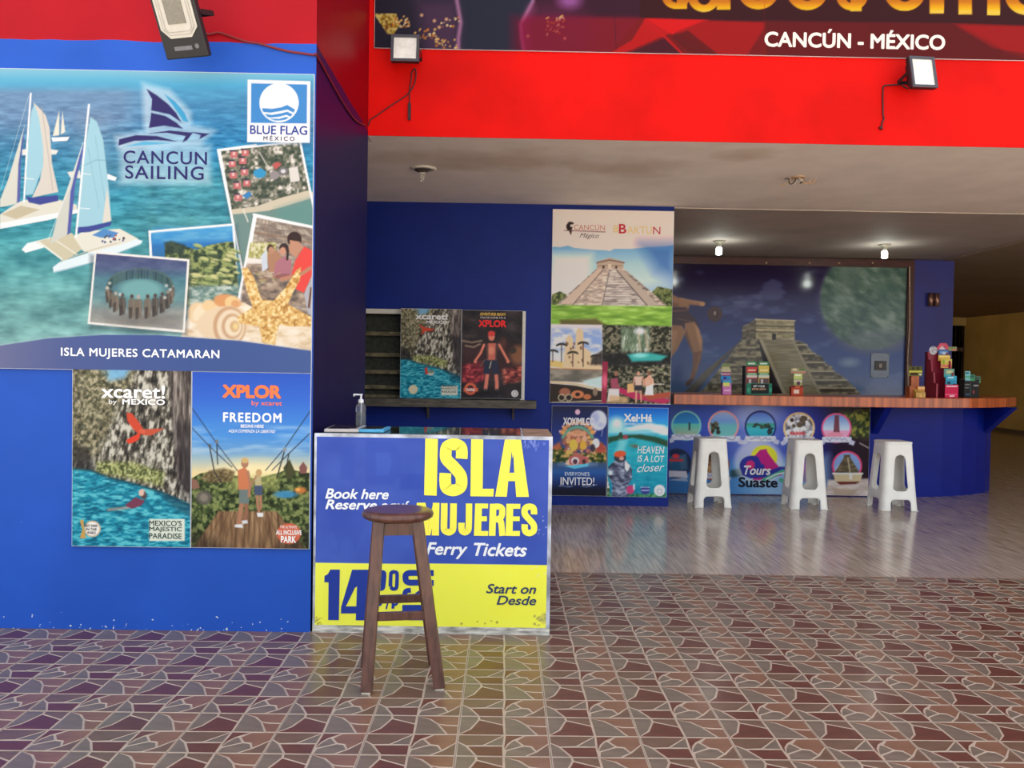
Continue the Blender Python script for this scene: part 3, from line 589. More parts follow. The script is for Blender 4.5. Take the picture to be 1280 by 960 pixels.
    for (X, Y) in ((208, 357), (213, 362), (206, 372), (137, 354), (134, 360), (150, 368)): p.ell(X, Y, 2.2, 2, (206, 206, 200), .8, 1.6)
    # foot band
    p.poly([(-60, 440), (0, 432), (60, 423), (130, 418.5), (200, 419), (300, 426), (400, 440), (400, 475), (-60, 470)], hgrad([(0, (112, 116, 158)), (90, (82, 98, 156)), (250, (66, 92, 156)), (395, (72, 98, 158))]))
    p.line([(-60, 439), (0, 431), (60, 422), (130, 417.5), (200, 418), (300, 425), (400, 439)], 1, (190, 200, 215), .5)
def p_cliff(X0, Y0, X1, Y1, small=False):
    """canyon river print: u, v run over the poster"""
    U = lambda u, v: (X0+u*(X1-X0), Y0+v*(Y1-Y0))
    def f(p):
        s = (X1-X0)/150.*.8
        p.all(rock((4*s, 10*s), 3 if not small else 13)); p.poly([U(-.02, 0), U(.55, 0), U(.4, .2), U(.2, .5), U(-.02, .5)], foliage(5*s, (40, 44, 34), (96, 92, 66), (176, 166, 130), 5), .75, 14*s)
        p.poly([U(.2, -.02), U(.5, -.02), U(.44, .05), U(.30, .07)], (120, 180, 220), .9, 8*s); p.poly([U(.1, .0), U(.3, 0), U(.3, .2), U(.1, .3)], foliage(3*s, (40, 50, 34), (104, 100, 72), (190, 180, 150), 6), .7, 8*s)
        p.poly([U(.8, 0), U(1.02, 0), U(1.02, .7), U(.88, .62), U(.84, .3)], tex([(0, (36, 30, 32)), (.5, (98, 88, 84)), (1, (178, 168, 158))], 3*s, 26*s, 3, 7), .9, 6*s)
        p.poly([U(.86, .3), U(1.02, .3), U(1.02, .75), U(.9, .68)], (34, 30, 36), .6, 14*s)
        p.poly([U(0, .42), U(.14, .45), U(.2, .58), U(0, .58)], (30, 30, 32), .7, 10*s); p.poly([U(.2, .52), U(.5, .52), U(.78, .58), U(.76, .66), U(.5, .62), U(.2, .58)], foliage(3*s, (50, 60, 34), (120, 130, 70), (196, 200, 130), 8), .85, 8*s)
        p.poly([U(-.02, .555), U(.15, .565), U(.3, .605), U(.52, .64), U(.76, .69), U(1.02, .765), U(1.02, 1.02), U(-.02, 1.02)], water((10, 96, 124), (26, 142, 168), (96, 196, 206), (10*s, 3*s))); p.line([U(0, .56), U(.15, .57), U(.3, .61), U(.52, .645), U(.76, .695), U(1, .77)], 3*s, (24, 40, 44), .7, 3); p.poly([U(.72, .69), U(1.02, .76), U(1.02, .84), U(.85, .78)], (20, 60, 80), .6, 8*s)
        rd = (206, 74, 50)
        if not small:
            p.poly([U(.455, .245), U(.50, .25), U(.56, .30), U(.6, .345), U(.56, .37), U(.50, .33), U(.46, .29)], rd); p.poly([U(.77, .335), U(.70, .335), U(.60, .34), U(.58, .37), U(.66, .375)], (196, 84, 60)); p.ell(*U(.585, .35), 5*s, 4*s, (214, 96, 70)); p.poly([U(.575, .355), U(.49, .385), U(.45, .4), U(.47, .42), U(.51, .415), U(.56, .395)], (220, 66, 44))
            p.line([U(.3, .79), U(.45, .78), U(.55, .765)], 4*s, (190, 150, 130), .8, 3); p.poly([U(.44, .765), U(.53, .72), U(.61, .74), U(.58, .765), U(.5, .785)], (120, 60, 84)); p.ell(*U(.585, .695), 5*s, 6*s, (214, 176, 160)); p.ell(*U(.6, .71), 5*s, 6.5*s, (92, 60, 60), .8); p.ell(*U(.58, .695), 4*s, 5*s, (226, 190, 172))
            p.ell(*U(.165, .897), 13*s, 13*s, (244, 240, 232)); p.ring(*U(.165, .897), 12*s, 1.2, (190, 160, 110)); p.poly([U(.06, .85), U(.09, .845), U(.095, .9), U(.11, .95), U(.06, .95), U(.08, .9)], (206, 160, 80)); p.rect(*U(.645, .842), *U(.945, .965), (226, 232, 214))
        else:
            p.poly([U(.3, .17), U(.38, .2), U(.5, .22), U(.58, .23), U(.5, .25), U(.42, .25), U(.34, .29), U(.36, .23)], rd); p.ell(*U(.5, .72), 8*s*1.3, 4.5*s*1.5, (206, 206, 200)); p.poly([U(.40, .66), U(.44, .65), U(.46, .73), U(.41, .73)], (210, 60, 50)); p.ell(*U(.5, .7), 4, 2, (120, 140, 120))
            p.ell(*U(.21, .9), 14*s, 14*s, (226, 216, 180)); p.rect(*U(.67, .862), *U(.94, .965), (220, 222, 206))
            p.c *= .9
    return f
def p_zip(p):
    p.all(vgrad([(463, (40, 84, 190)), (500, (52, 106, 208)), (545, (74, 150, 224)), (575, (170, 190, 190)), (590, (236, 214, 160))]))
    p.poly([(238, 530), (392, 530), (392, 568), (238, 568)], tex([(.4, (74, 140, 215)), (1, (190, 214, 235))], 40, 6, 3, 71), .5, 10)
    p.ell(318, 590, 46, 14, (255, 236, 180), .8, 14)
    p.poly([(236, 600), (250, 592), (268, 588), (290, 594), (318, 598), (345, 592), (360, 586), (378, 590), (392, 592), (392, 690), (236, 690)], foliage(4, (24, 34, 20), (62, 78, 42), (130, 140, 84), 73)); p.poly([(280, 594), (350, 594), (345, 612), (290, 612)], (190, 190, 110), .5, 8)
    p.poly([(250, 598), (262, 588), (280, 585), (294, 589), (290, 602), (262, 604)], tex([(0, (76, 62, 40)), (1, (150, 130, 90))], 3, 2, 2, 75), .9, 3); p.poly([(354, 585), (362, 574), (370, 592), (360, 600)], (70, 72, 44)); p.poly([(374, 584), (379, 577), (384, 584), (383, 592), (375, 592)], (130, 84, 80)); p.poly([(238, 598), (246, 600), (250, 610), (238, 612)], (140, 100, 84))
    p.ell(255, 622, 10, 9, (96, 92, 84), .9, 3); p.ell(255, 622, 5, 5, (140, 130, 116), .9, 3); p.ell(357, 618, 14, 4.5, (60, 140, 190), .9, 3); p.ell(376, 613, 7, 4, (206, 120, 60), .9, 3); p.ell(372, 612, 3, 2, (250, 180, 90), .9, 2)
    p.poly([(273, 639), (346, 639), (384, 690), (240, 690), (246, 678)], tex([(0, (92, 66, 46)), (.6, (140, 108, 78)), (1, (176, 142, 104))], 3, 30, 3, 77, .0))
    for k in range(12): p.line([(273+k*6.6, 640), (238+k*13.2, 690)], .8, (84, 60, 44), .7)
    p.poly([(236, 660), (300, 690), (236, 690)], (40, 34, 28), .5, 14); p.poly([(392, 655), (340, 690), (392, 690)], (40, 34, 28), .5, 14)
    wr = (40, 50, 74)
    for a in (((240, 510), (270, 553), (298, 590)), ((240, 535), (262, 558), (290, 584)), ((389, 512), (356, 560), (332, 588)), ((389, 540), (360, 568), (340, 588))): p.line(a, 1.2, wr, .85)
    p.line([(262, 558), (268, 590), (278, 606)], 1.5, (50, 50, 50)); p.line([(271, 554), (272, 580)], 1.4, (50, 50, 50)); p.line([(356, 562), (346, 598)], 1.6, (50, 50, 50)); p.line([(361, 567), (358, 585)], 1.4, (50, 50, 50)); p.ell(262, 557, 2, 2, (90, 90, 90)); p.ell(356, 562, 2.4, 2.6, (140, 150, 160)); p.ell(271, 552, 2, 2.4, (120, 120, 120))
    sk = (176, 124, 96)
    p.line([(303, 624), (300, 643), (298, 656)], 5.4, sk); p.line([(308, 622), (308, 640), (306, 652)], 5, (150, 104, 80)); p.poly([(299, 610), (312, 610), (311, 630), (299, 629)], (110, 124, 120)); p.poly([(297, 588), (306, 584), (311, 590), (312, 612), (298, 612)], (206, 124, 84)); p.line([(310, 590), (313, 606), (311, 620)], 3.4, sk); p.ell(306, 579, 4.6, 6, sk); p.ell(306, 575.5, 4.8, 3.6, (210, 176, 120)); p.poly([(293, 656), (303, 655), (304, 660), (294, 659)], (226, 226, 226)); p.poly([(302, 651), (309, 650), (310, 654), (303, 655)], (220, 220, 220))
    p.line([(321, 616), (322, 630), (324, 643)], 3.4, sk); p.line([(326, 616), (326, 636)], 3, sk); p.poly([(318, 606), (328, 606), (328, 619), (318, 619)], (70, 84, 110)); p.poly([(318, 594), (326, 593), (327, 607), (319, 607)], (190, 176, 130)); p.line([(320, 596), (314, 606)], 2, sk); p.ell(323.5, 591, 3.8, 4.6, (200, 160, 110)); p.poly([(321, 641), (329, 641), (329, 646), (322, 646)], (232, 232, 232))
    p.ell(361, 667, 15, 13, (214, 104, 76)); p.ell(361, 667, 15.5, 5.5, (224, 120, 90))
def p_ticket(p):
    x, y = p.x, p.y; ys = 703.5+(x-390)*.009
    top = y < ys
    n = fbm(x, y, 60, 40, 3, 81)
    p.c = np.where(top[:, None], np.array([58, 82, 168])+(n[:, None]-.5)*16, np.array([248, 236, 78])+(n[:, None]-.5)*12)
    gh = (50, 74, 164)
    p.poly([(425, 556), (444, 556), (444, 600), (425, 600)], gh, .5, 2); p.poly([(457, 552), (492, 552), (502, 570), (502, 594), (490, 606), (457, 606)], gh, .5, 2); p.poly([(470, 566), (486, 566), (490, 575), (486, 594), (470, 594)], (62, 88, 176), .7, 2); p.poly([(408, 640), (424, 690), (434, 660), (444, 690), (462, 640)], gh, .35, 3)
    p.rect(500, 592, 532, 612, (48, 70, 160), .5, 3)
    p.blobs(26, (655, 548, 682, 562), (.4, 1.1), [(150, 160, 215)], 12, .5, 2.4); p.blobs(14, (392, 772, 405, 784), (.5, 1.5), [(110, 110, 70)], 14, .6); p.blobs(16, (668, 768, 684, 784), (.6, 1.8), [(150, 150, 90)], 15, .7); p.blobs(5, (575, 776, 640, 784), (.6, 1.6), [(96, 96, 60)], 16, .7)
    p.blobs(10, (660, 640, 686, 720), (.5, 1.2), [(200, 205, 225)], 17, .6); p.ell(680, 773, 5, 7, (160, 160, 96), .5, 2)
def pyramid(p, base, apex_l, apex_r, yb, yt, c, n=9, seed=91):
    (x0, x1) = base; p.poly([(x0, yb), (apex_l, yt), (apex_r, yt), (x1, yb)], tex(c, 5, 2.4, 3, seed))
    for k in range(1, n):
        t = k/n; p.line([(apex_l+(x0-apex_l)*t, yt+(yb-yt)*t), (apex_r+(x1-apex_r)*t, yt+(yb-yt)*t)], .9, (84, 76, 68), .5)
def p_baktun(p):
    p.all((222, 200, 196)); x, y = p.x, p.y
    p.poly([(685, 308), (700, 309), (710, 307), (718, 310), (740, 312), (758, 313), (762, 314), (768, 311), (790, 311), (810, 309), (830, 308), (845, 306), (845, 390), (685, 390)], vgrad([(308, (104, 160, 200)), (330, (160, 196, 216)), (375, (214, 222, 226))]))
    p.poly([(690, 318), (740, 318), (730, 372), (690, 372)], (236, 232, 232), .75, 14); p.poly([(800, 304), (845, 304), (845, 350), (820, 340)], (50, 96, 170), .75, 22); p.poly([(845, 350), (800, 360), (845, 380)], (120, 160, 200), .6, 14)
    st = [(0, (110, 98, 92)), (.5, (168, 152, 142)), (1, (216, 202, 190))]
    p.poly([(690, 368), (700, 364), (712, 370), (712, 382), (688, 382)], foliage(3, (40, 56, 30), (74, 90, 50), (120, 130, 80), 92)); p.poly([(812, 368), (822, 358), (842, 362), (842, 384), (812, 382)], foliage(3, (34, 46, 28), (70, 84, 46), (116, 124, 76), 93))
    pyramid(p, (694, 834), 747, 779, 382, 335, st, 9)
    p.poly([(700, 380), (747, 336), (754, 336), (716, 380)], (196, 176, 160)); p.poly([(754, 337), (762, 337), (752, 381), (717, 381)], tex([(0, (146, 130, 120)), (1, (224, 208, 194))], 6, 2, 3, 95)); p.poly([(762, 334), (771, 337), (808, 382), (752, 382)], tex([(0, (130, 120, 116)), (.5, (190, 180, 174)), (1, (216, 208, 200))], 8, 1.8, 2, 96)); p.poly([(771, 337), (778, 337), (824, 382), (808, 382)], (176, 162, 150)); p.line([(771, 338), (809, 382)], 1.4, (90, 80, 80)); p.line([(754, 337), (716, 381)], 1, (120, 104, 96)); p.line([(762, 337), (753, 381)], 1, (110, 98, 92))
    for k in range(14): p.line([(762-k*.65, 341+k*3), (774+k*2.45, 341+k*3)], .7, (120, 112, 110), .6)
    p.poly([(746, 327), (762, 322), (780, 327), (779, 336), (746, 336)], (178, 158, 142)); p.line([(746, 328.5), (762, 325), (780, 328.5)], 1.6, (110, 90, 80)); p.line([(747, 332), (778, 332)], .8, (130, 110, 96)); p.rect(753, 332, 755.5, 335.5, (60, 44, 40)); p.rect(769, 332.5, 771.5, 335.5, (60, 44, 40)); p.rect(760, 330, 764, 336, (206, 190, 176))
    p.poly([(685, 381), (845, 383), (845, 410), (685, 410)], tex([(0, (96, 140, 50)), (.6, (132, 176, 70)), (1, (168, 204, 104))], 18, 4, 3, 97)); p.poly([(700, 400), (745, 398), (760, 408), (700, 408)], (84, 66, 44), .8, 4)
    # church square
    p.poly([(685, 405), (753, 406), (753, 464), (685, 464)], vgrad([(405, (214, 204, 220)), (425, (150, 170, 215)), (445, (206, 210, 224))])); p.poly([(690, 410), (752, 412), (752, 440), (690, 436)], tex([(.3, (120, 150, 210)), (.8, (230, 222, 232))], 12, 6, 3, 99), .7, 5)
    yw = (212, 184, 148); p.poly([(704, 458), (706, 432), (708, 422), (712, 418), (716, 423), (716, 436), (719, 436), (720, 414), (724, 409), (729, 414), (730, 434), (738, 440), (742, 452), (752, 454), (752, 462), (704, 462)], yw); p.blobs(12, (707, 426, 738, 458), (.8, 1.6), [(120, 84, 64)], 20, .9, 1.6); p.poly([(686, 450), (704, 452), (704, 460), (686, 458)], (220, 180, 110)); p.line([(686, 461), (752, 463)], 2.4, (170, 120, 84))
    for (a, b, h) in ((691, 438, 14), (702, 430, 22), (729, 428, 30), (716, 440, 18), (745, 444, 12)):
        p.line([(a, b), (a, b+h)], 1.3, (74, 56, 46))
        for k in range(9): t = k/8*math.pi; p.line([(a, b), (a+6.5*math.cos(t), b-3.4*math.sin(t)+2.4)], 1.3, (50, 46, 40))
    p.poly([(740, 446), (753, 438), (753, 456), (738, 456)], (52, 46, 40), .9, 3)
    p.poly([(685, 461), (753, 463), (753, 482), (730, 478), (685, 476)], tex([(0, (96, 92, 84)), (1, (150, 140, 126))], 12, 5, 2, 101)); p.poly([(728, 476), (753, 470), (753, 486), (735, 484)], (190, 216, 214), .9, 3); p.line([(685, 477), (720, 480), (752, 487)], 1.6, (196, 176, 120)); p.poly([(685, 479), (720, 482), (752, 489), (752, 504), (685, 504)], (44, 36, 32)); p.ell(706, 490, 7, 5, (150, 92, 70)); p.ell(722, 493, 8, 5, (190, 116, 76)); p.ell(734, 496, 5, 3.4, (176, 104, 66)); p.ring(702, 497, 4, 1.2, (176, 166, 140)); p.ring(711, 497, 4, 1.2, (176, 166, 140)); p.ell(744, 490, 3, 5, (130, 110, 90)); p.ell(722, 493, 3, 2.4, (40, 30, 28)); p.line([(690, 503), (752, 501)], 1.2, (190, 176, 160))
    # cenote and dancers
    p.poly([(753, 406), (845, 408), (845, 505), (753, 505)], foliage(3, (20, 22, 18), (50, 52, 40), (120, 116, 96), 103)); p.poly([(776, 408), (812, 409), (812, 442), (776, 440)], tex([(0, (60, 84, 66)), (.6, (124, 146, 120)), (1, (226, 232, 226))], 2.4, 9, 3, 105), .85, 5); p.ell(800, 414, 6, 4, (226, 232, 246), .9, 4); p.line([(806, 414), (811, 440)], 2, (196, 176, 150), .8, 2); p.line([(798, 416), (801, 444)], 2, (210, 196, 170), .8, 2)
    p.poly([(753, 441), (845, 440), (845, 456), (753, 458)], (24, 26, 30), .8, 5); p.poly([(784, 443), (812, 441), (834, 445), (826, 451), (790, 452)], (56, 164, 160), 1, 3); p.ell(800, 444, 9, 3, (150, 226, 220), .8, 3)
    p.poly([(753, 452), (760, 452), (758, 504), (752, 504)], (140, 40, 66)); p.ell(756, 476, 3, 9, (226, 100, 130), .9, 3); p.poly([(774, 484), (800, 492), (842, 500), (830, 505), (790, 498), (772, 490)], (170, 44, 84)); p.poly([(800, 494), (838, 490), (842, 496), (812, 500)], (160, 74, 56)); p.poly([(763, 474), (772, 472), (774, 486), (764, 486)], (150, 70, 90)); p.poly([(761, 486), (774, 486), (774, 500), (759, 502)], (206, 200, 200)); p.ell(770, 467, 2.2, 3, (150, 100, 80))
    p.poly([(784, 480), (792, 479), (793, 490), (784, 491)], (206, 164, 110)); p.person(798, 464, 503, (196, 144, 120), (216, 176, 160), (50, 46, 54), 1.3); p.poly([(806, 474), (812, 468), (817, 474), (818, 482), (806, 482)], (212, 164, 140)); p.poly([(808, 482), (816, 480), (817, 494), (806, 494)], (232, 226, 222)); p.ring(809.5, 477, 4.5, 1.6, (206, 150, 120)); p.ell(811, 466, 2.6, 3.2, (120, 84, 66)); p.line([(815, 480), (830, 480)], 1, (210, 200, 190)); p.blobs(14, (798, 456, 836, 470), (1, 2.4), [(206, 190, 170), (180, 200, 130)], 21, .6, .5); p.poly([(762, 494), (785, 496), (785, 504), (760, 504)], (196, 160, 116), .8, 3)
    # toucan mark
    k = (36, 26, 28); p.ell(713.5, 279, 3.6, 1.8, k, 1, 1, .1); p.ell(711.5, 284, 3.6, 5, k, 1, 1, -.3); p.poly([(711, 288), (715, 289), (713.5, 294)], k); p.line([(705.5, 288), (756.5, 289.8)], .9, (90, 60, 60)); p.ell(714, 282, 1.2, 1.6, (222, 200, 196))
def p_boats(p):
    p.all(vgrad([(507, (28, 30, 58)), (530, (30, 44, 100)), (560, (40, 66, 140)), (575, (50, 60, 60)), (580, (60, 80, 110)), (590, (40, 84, 150)), (604, (24, 44, 96)), (612, (16, 18, 38)), (625, (12, 14, 28))]))
    p.ell(748, 525.5, 10.5, 12.5, (196, 200, 222), 1, 2); p.ell(744, 522, 5, 7, (150, 156, 190), .7, 4); p.ell(751, 531, 4, 3, (160, 164, 190), .6, 2)
    p.poly([(689, 560), (700, 556), (712, 566), (740, 566), (752, 552), (758, 560), (758, 578), (689, 578)], foliage(3, (30, 44, 26), (70, 90, 40), (190, 150, 90), 111)); p.poly([(690, 558), (700, 552), (702, 562), (690, 562)], (180, 96, 66), .9, 3); p.poly([(744, 556), (750, 552), (757, 558), (757, 566), (746, 566)], (170, 70, 60), .9, 3)
    p.ell(722, 549, 20, 14, (150, 96, 76), .95, 4); p.blobs(50, (703, 540, 742, 566), (1.5, 3.4), [(206, 150, 110), (170, 96, 80), (222, 176, 90), (120, 66, 50), (230, 206, 180)], 22, .9); p.ell(722, 542, 11, 3.6, (206, 150, 116)); p.ell(722, 540, 5, 3, (196, 140, 104)); p.ell(717, 556, 5.5, 7, (222, 176, 74)); p.ell(729, 556, 4, 6, (214, 160, 60)); p.ell(723, 550, 3, 4, (206, 140, 110)); p.ell(731, 548, 3, 4, (214, 160, 130)); p.ell(745, 554, 4.5, 6, (222, 214, 210)); p.ell(741, 560, 3, 5, (60, 50, 60))
    p.ring(722, 558, 21, 3.4, (96, 150, 128), 1, 24, 28, 152)
    for k in range(9): a = math.radians(25+k*16.3); p.ell(722+24*math.cos(a), 546-26*math.sin(a)+4, 1.4, 1.4, (232, 190, 220)); p.ell(722+21*math.cos(a), 546-21*math.sin(a)+3, 3.2, 3, (226, 150, 84), .9, 2)
    p.ell(722, 515, 3, 3.4, (240, 170, 190)); p.line([(752, 545), (754, 533)], 1, (200, 200, 220), .6)
    p.ell(722, 580, 22, 3, (150, 190, 230), .5, 4); p.poly([(706, 580), (714, 583), (732, 582), (736, 576), (735, 570), (712, 572)], (206, 176, 160)); p.poly([(711, 572), (720, 566), (736, 572), (735, 580), (712, 581)], (176, 96, 90)); p.poly([(706, 583), (736, 579), (735, 583), (718, 586)], (90, 180, 206)); p.ell(719, 576, 5, 4.6, (226, 206, 214)); p.ell(719, 577, 3, 3.2, (80, 50, 60)); p.ell(730, 577, 2.4, 3, (70, 44, 50))
    p.line([(699, 607), (712, 608.5), (716, 607.5)], .8, (170, 180, 210), .8); p.line([(728, 607.5), (733, 608.5), (746, 606)], .8, (170, 180, 210), .8)
def p_lagoon(p):
    p.all(vgrad([(509, (20, 84, 170)), (528, (40, 140, 214)), (540, (140, 200, 226)), (546, (40, 160, 176)), (570, (34, 162, 178)), (600, (20, 132, 160)), (623, (16, 110, 140))])); p.all(tex([(0, (10, 110, 140)), (1, (80, 200, 205))], 9, 3, 3, 121), .25); p.poly([(757, 508), (840, 508), (840, 540), (757, 540)], vgrad([(509, (16, 84, 176)), (530, (50, 150, 220)), (541, (150, 206, 230))]), 1, 3)
    p.ell(771, 530, 9, 8, (220, 236, 220), .8, 9); p.ell(771.5, 529, 3.4, 3.4, (250, 250, 226), 1, 3)
    for (a, b, r, q) in ((800, 534, 8, 3), (812, 533, 9, 4), (824, 536, 10, 5), (832, 540, 8, 4), (790, 536, 7, 2)): p.ell(a, b, r, q, (232, 240, 246), .9, 3)
    p.poly([(757, 547), (775, 544), (800, 543), (820, 546), (838, 552), (838, 560), (815, 552), (790, 547), (766, 552), (757, 556)], (36, 70, 50), 1, 2.5); p.poly([(772, 546), (775, 540), (778, 541), (778, 548)], (40, 72, 56)); p.rect(779, 544, 784.5, 549, (150, 60, 70)); p.poly([(774, 549), (785, 550), (778, 570), (768, 570)], (150, 214, 214), .6, 5); p.ell(792, 557, 6, 2.6, (70, 130, 110), .8, 2); p.ell(794, 558, 3, 1.6, (110, 80, 70), .9, 2)
    p.poly([(758, 590), (762, 610), (762, 622), (757, 622)], foliage(3, (40, 50, 36), (100, 116, 70), (220, 224, 200), 123)); p.poly([(757, 618), (838, 616), (838, 626), (757, 626)], foliage(2, (30, 60, 40), (50, 110, 70), (110, 160, 90), 125), .8, 3)
    gy = tex([(0, (40, 42, 60)), (.5, (86, 90, 112)), (1, (170, 178, 196))], 6, 4, 3, 127, .3)
    p.poly([(764, 622), (766, 606), (760, 596), (760, 584), (766, 578), (772, 574), (784, 576), (790, 586), (790, 598), (785, 606), (786, 622)], gy); p.ell(775, 572, 7.5, 6, (50, 54, 66)); p.ell(775, 567.5, 7.6, 4, (206, 84, 50), 1, 1.2, -.1); p.ell(777, 573, 3, 2.4, (196, 150, 140)); p.poly([(781, 576), (788, 582), (784, 590), (781, 586)], (206, 214, 222)); p.ell(763, 591, 2.6, 3, (196, 206, 216))
    for k in range(4): p.line([(764+k*.4, 602+k*5), (775, 606+k*5), (786-k*.4, 601+k*5)], 1.2, (140, 150, 176), .8)
    p.ell(788, 612, 5, 5.5, (186, 60, 110)); p.ell(806.5, 613, 6, 5, (50, 60, 130)); p.ell(824.5, 613, 6.8, 7, (232, 236, 238)); p.ring(824.5, 614, 3, .8, (120, 120, 130)); p.rect(791.5, 605, 793.5, 612, (220, 220, 225)); p.line([(801, 609), (812, 609)], .8, (226, 226, 236), .8); p.line([(802, 613), (811, 613)], 1.4, (206, 206, 226), .8)
def p_dark(p):
    p.all(tex([(0, (26, 24, 28)), (.6, (44, 38, 42)), (1, (64, 56, 58))], 16, 10, 3, 131)); p.poly([(577, 430), (655, 430), (655, 470), (577, 475)], (70, 40, 42), .6, 12); p.ell(648, 444, 10, 12, (150, 100, 66), .7, 7); p.ell(641, 438, 4.6, 4, (50, 44, 42), .9, 2)
    p.line([(578, 426), (590, 428), (602, 426)], 2, (150, 130, 110), .9, 2); p.line([(582, 432), (592, 434), (600, 430)], 1.6, (170, 150, 126), .9, 2)
    p.poly([(577, 456), (604, 452), (606, 474), (596, 480), (577, 478)], tex([(0, (60, 26, 34)), (.6, (140, 46, 56)), (1, (206, 90, 90))], 5, 3, 3, 133), .95, 5); p.poly([(628, 462), (655, 456), (655, 476), (630, 480)], tex([(0, (60, 30, 34)), (.6, (150, 66, 60)), (1, (220, 130, 110))], 5, 3, 3, 135), .95, 5); p.ell(629, 428, 4, 6, (96, 54, 46), .7, 4)
    sk = (206, 120, 100)
    p.line([(609.5, 466), (608, 478), (607, 486)], 4.4, sk); p.line([(620, 466), (621, 478), (621, 486)], 4.4, sk); p.poly([(606, 449), (622, 449), (624, 468), (616, 468), (614, 458), (612, 468), (604, 467)], (40, 46, 66)); p.poly([(606, 432), (610, 429), (620, 429), (624, 433), (621, 450), (608, 450)], (186, 100, 84)); p.ell(614, 438, 4, 5, (226, 150, 120), .6, 3); p.poly([(605, 430), (610, 428), (610, 450), (606, 448)], (40, 38, 44), .8, 2); p.poly([(620, 429), (624, 431), (623, 449), (619, 450)], (40, 38, 44), .8, 2)
    p.line([(605, 431), (601, 441), (594, 451)], 3, sk); p.line([(624, 431), (630, 442), (635, 451)], 3, sk); p.ell(594, 452, 2, 2, sk); p.ell(635, 452, 2, 2, sk); p.ell(614.5, 421, 4, 5, sk); p.ell(614.5, 417, 4.6, 3.4, (196, 60, 56)); p.line([(614, 452), (612, 460)], 1, (200, 190, 150)); p.line([(606, 450), (600, 458)], 1, (90, 100, 90)); p.ell(607, 487.5, 2.6, 1.6, (60, 60, 60)); p.ell(621.5, 487.5, 2.6, 1.6, (60, 60, 60))
    p.ring(588, 486, 6, 3.2, (206, 96, 70)); p.rect(579.5, 485, 597.5, 489.5, (216, 104, 76)); p.ell(643.5, 492, 4.3, 4.3, (220, 214, 210)); p.ring(643.5, 492, 2.2, .8, (120, 110, 110))
def p_mural(p):
    p.all(vgrad([(325, (24, 13, 40)), (360, (32, 24, 64)), (400, (46, 50, 100)), (440, (60, 78, 130)), (470, (76, 96, 142)), (500, (98, 118, 144))])); cl = fbm(p.x, p.y, 46, 20, 4, 141); p._put(np.arange(len(p.x)), np.clip((cl-.62)*3, 0, .7), (120, 136, 176), .5)
    p.poly([(918, 375), (948, 372), (958, 390), (925, 398)], tex([(.4, (60, 64, 110)), (1, (120, 126, 160))], 14, 6, 3, 143), .5, 12); p.ell(1062, 453, 11, 5, (130, 150, 172), .8, 6)
    p.ell(1091, 376, 70, 68, (86, 88, 110), .5, 10); p.ell(1089, 374, 64, 63, tex([(0, (58, 78, 76)), (.5, (84, 106, 98)), (1, (128, 144, 136))], 16, 7, 4, 145, .5), 1, 5); p.ell(1062, 350, 12, 30, (120, 134, 130), .35, 12, .5); p.ell(1105, 360, 14, 10, (70, 100, 96), .4, 10); p.ell(1100, 425, 40, 14, (110, 118, 132), .5, 14)
    st = [(0, (58, 54, 46)), (.45, (112, 106, 88)), (1, (170, 162, 138))]
    p.poly([(880, 486), (858, 500), (1078, 500), (1075, 492), (1066, 482), (1058, 475), (1053, 470), (1042, 464), (1040, 458), (1030, 453), (1028, 446), (1018, 442), (1012, 436), (1008, 430), (1000, 426), (945, 423), (927, 424)], tex(st, 6, 3, 4, 147))
    p.poly([(927, 425), (858, 500), (846, 500), (880, 465)], (96, 92, 84)); p.poly([(927, 426), (900, 450), (868, 496), (858, 500)], (66, 60, 52), .7, 3)
    for k, (a, b) in enumerate(((1008, 432), (1018, 443), (1030, 454), (1042, 465), (1058, 476), (1068, 486))): p.poly([(992+k*5, b), (a, b), (a+1, b+4), (994+k*5.4, b+4)], (60, 54, 46), .85, 1.5); p.line([(990+k*5, b-1), (a+1, b-1)], 1.4, (176, 168, 144))
    for k in range(6): p.line([(926-k*9, 434+k*11), (950+k*1, 434+k*11)], 1.4, (160, 152, 128), .8); p.line([(924-k*9, 437+k*11), (950+k*2, 437+k*11)], 2, (60, 54, 46), .6)
    p.poly([(948, 424), (954, 424), (986, 500), (962, 500)], (36, 28, 30)); p.poly([(953, 424), (990, 425), (1030, 500), (987, 500)], tex([(0, (112, 106, 86)), (1, (150, 142, 118))], 14, 1.5, 3, 149)); p.line([(951, 424), (984, 500)], 4.4, (166, 158, 136)); p.line([(991, 425), (1029, 500)], 3, (150, 142, 122))
    p.poly([(928, 408), (945, 399), (946, 424), (927, 424)], tex(st, 5, 2, 3, 151), 1); p.poly([(928, 408), (945, 399), (946, 424), (927, 424)], (60, 50, 44), .35); p.poly([(945, 399), (993, 401), (993.5, 425), (945, 424)], tex([(0, (120, 112, 88)), (1, (184, 176, 146))], 5, 2, 3, 153)); p.line([(944, 399), (994, 401)], 1.4, (196, 186, 156)); p.line([(945, 407), (993, 408.5)], 1.6, (90, 80, 62)); p.line([(945, 412), (993, 413.5)], 1.4, (200, 190, 158)); p.line([(945, 414.5), (993, 416)], 1, (84, 74, 60)); p.rect(965, 417, 970, 424.6, (34, 26, 22))
    # ball player and ball
    sk = (150, 112, 84); dk = (84, 54, 44); lt = (186, 146, 112)
    p.poly([(838, 366), (846, 371), (856, 375), (862, 381), (859, 392), (838, 394)], sk, 1, 2); p.poly([(838, 376), (848, 380), (852, 392), (838, 394)], dk, .5, 4); p.line([(850, 375), (858, 377.5), (866, 378.5), (876, 379.5)], 5.5, sk, 1, 2); p.line([(852, 373.5), (876, 378)], 1.6, lt, .8, 2); p.ell(878, 380, 3.4, 2.8, lt)
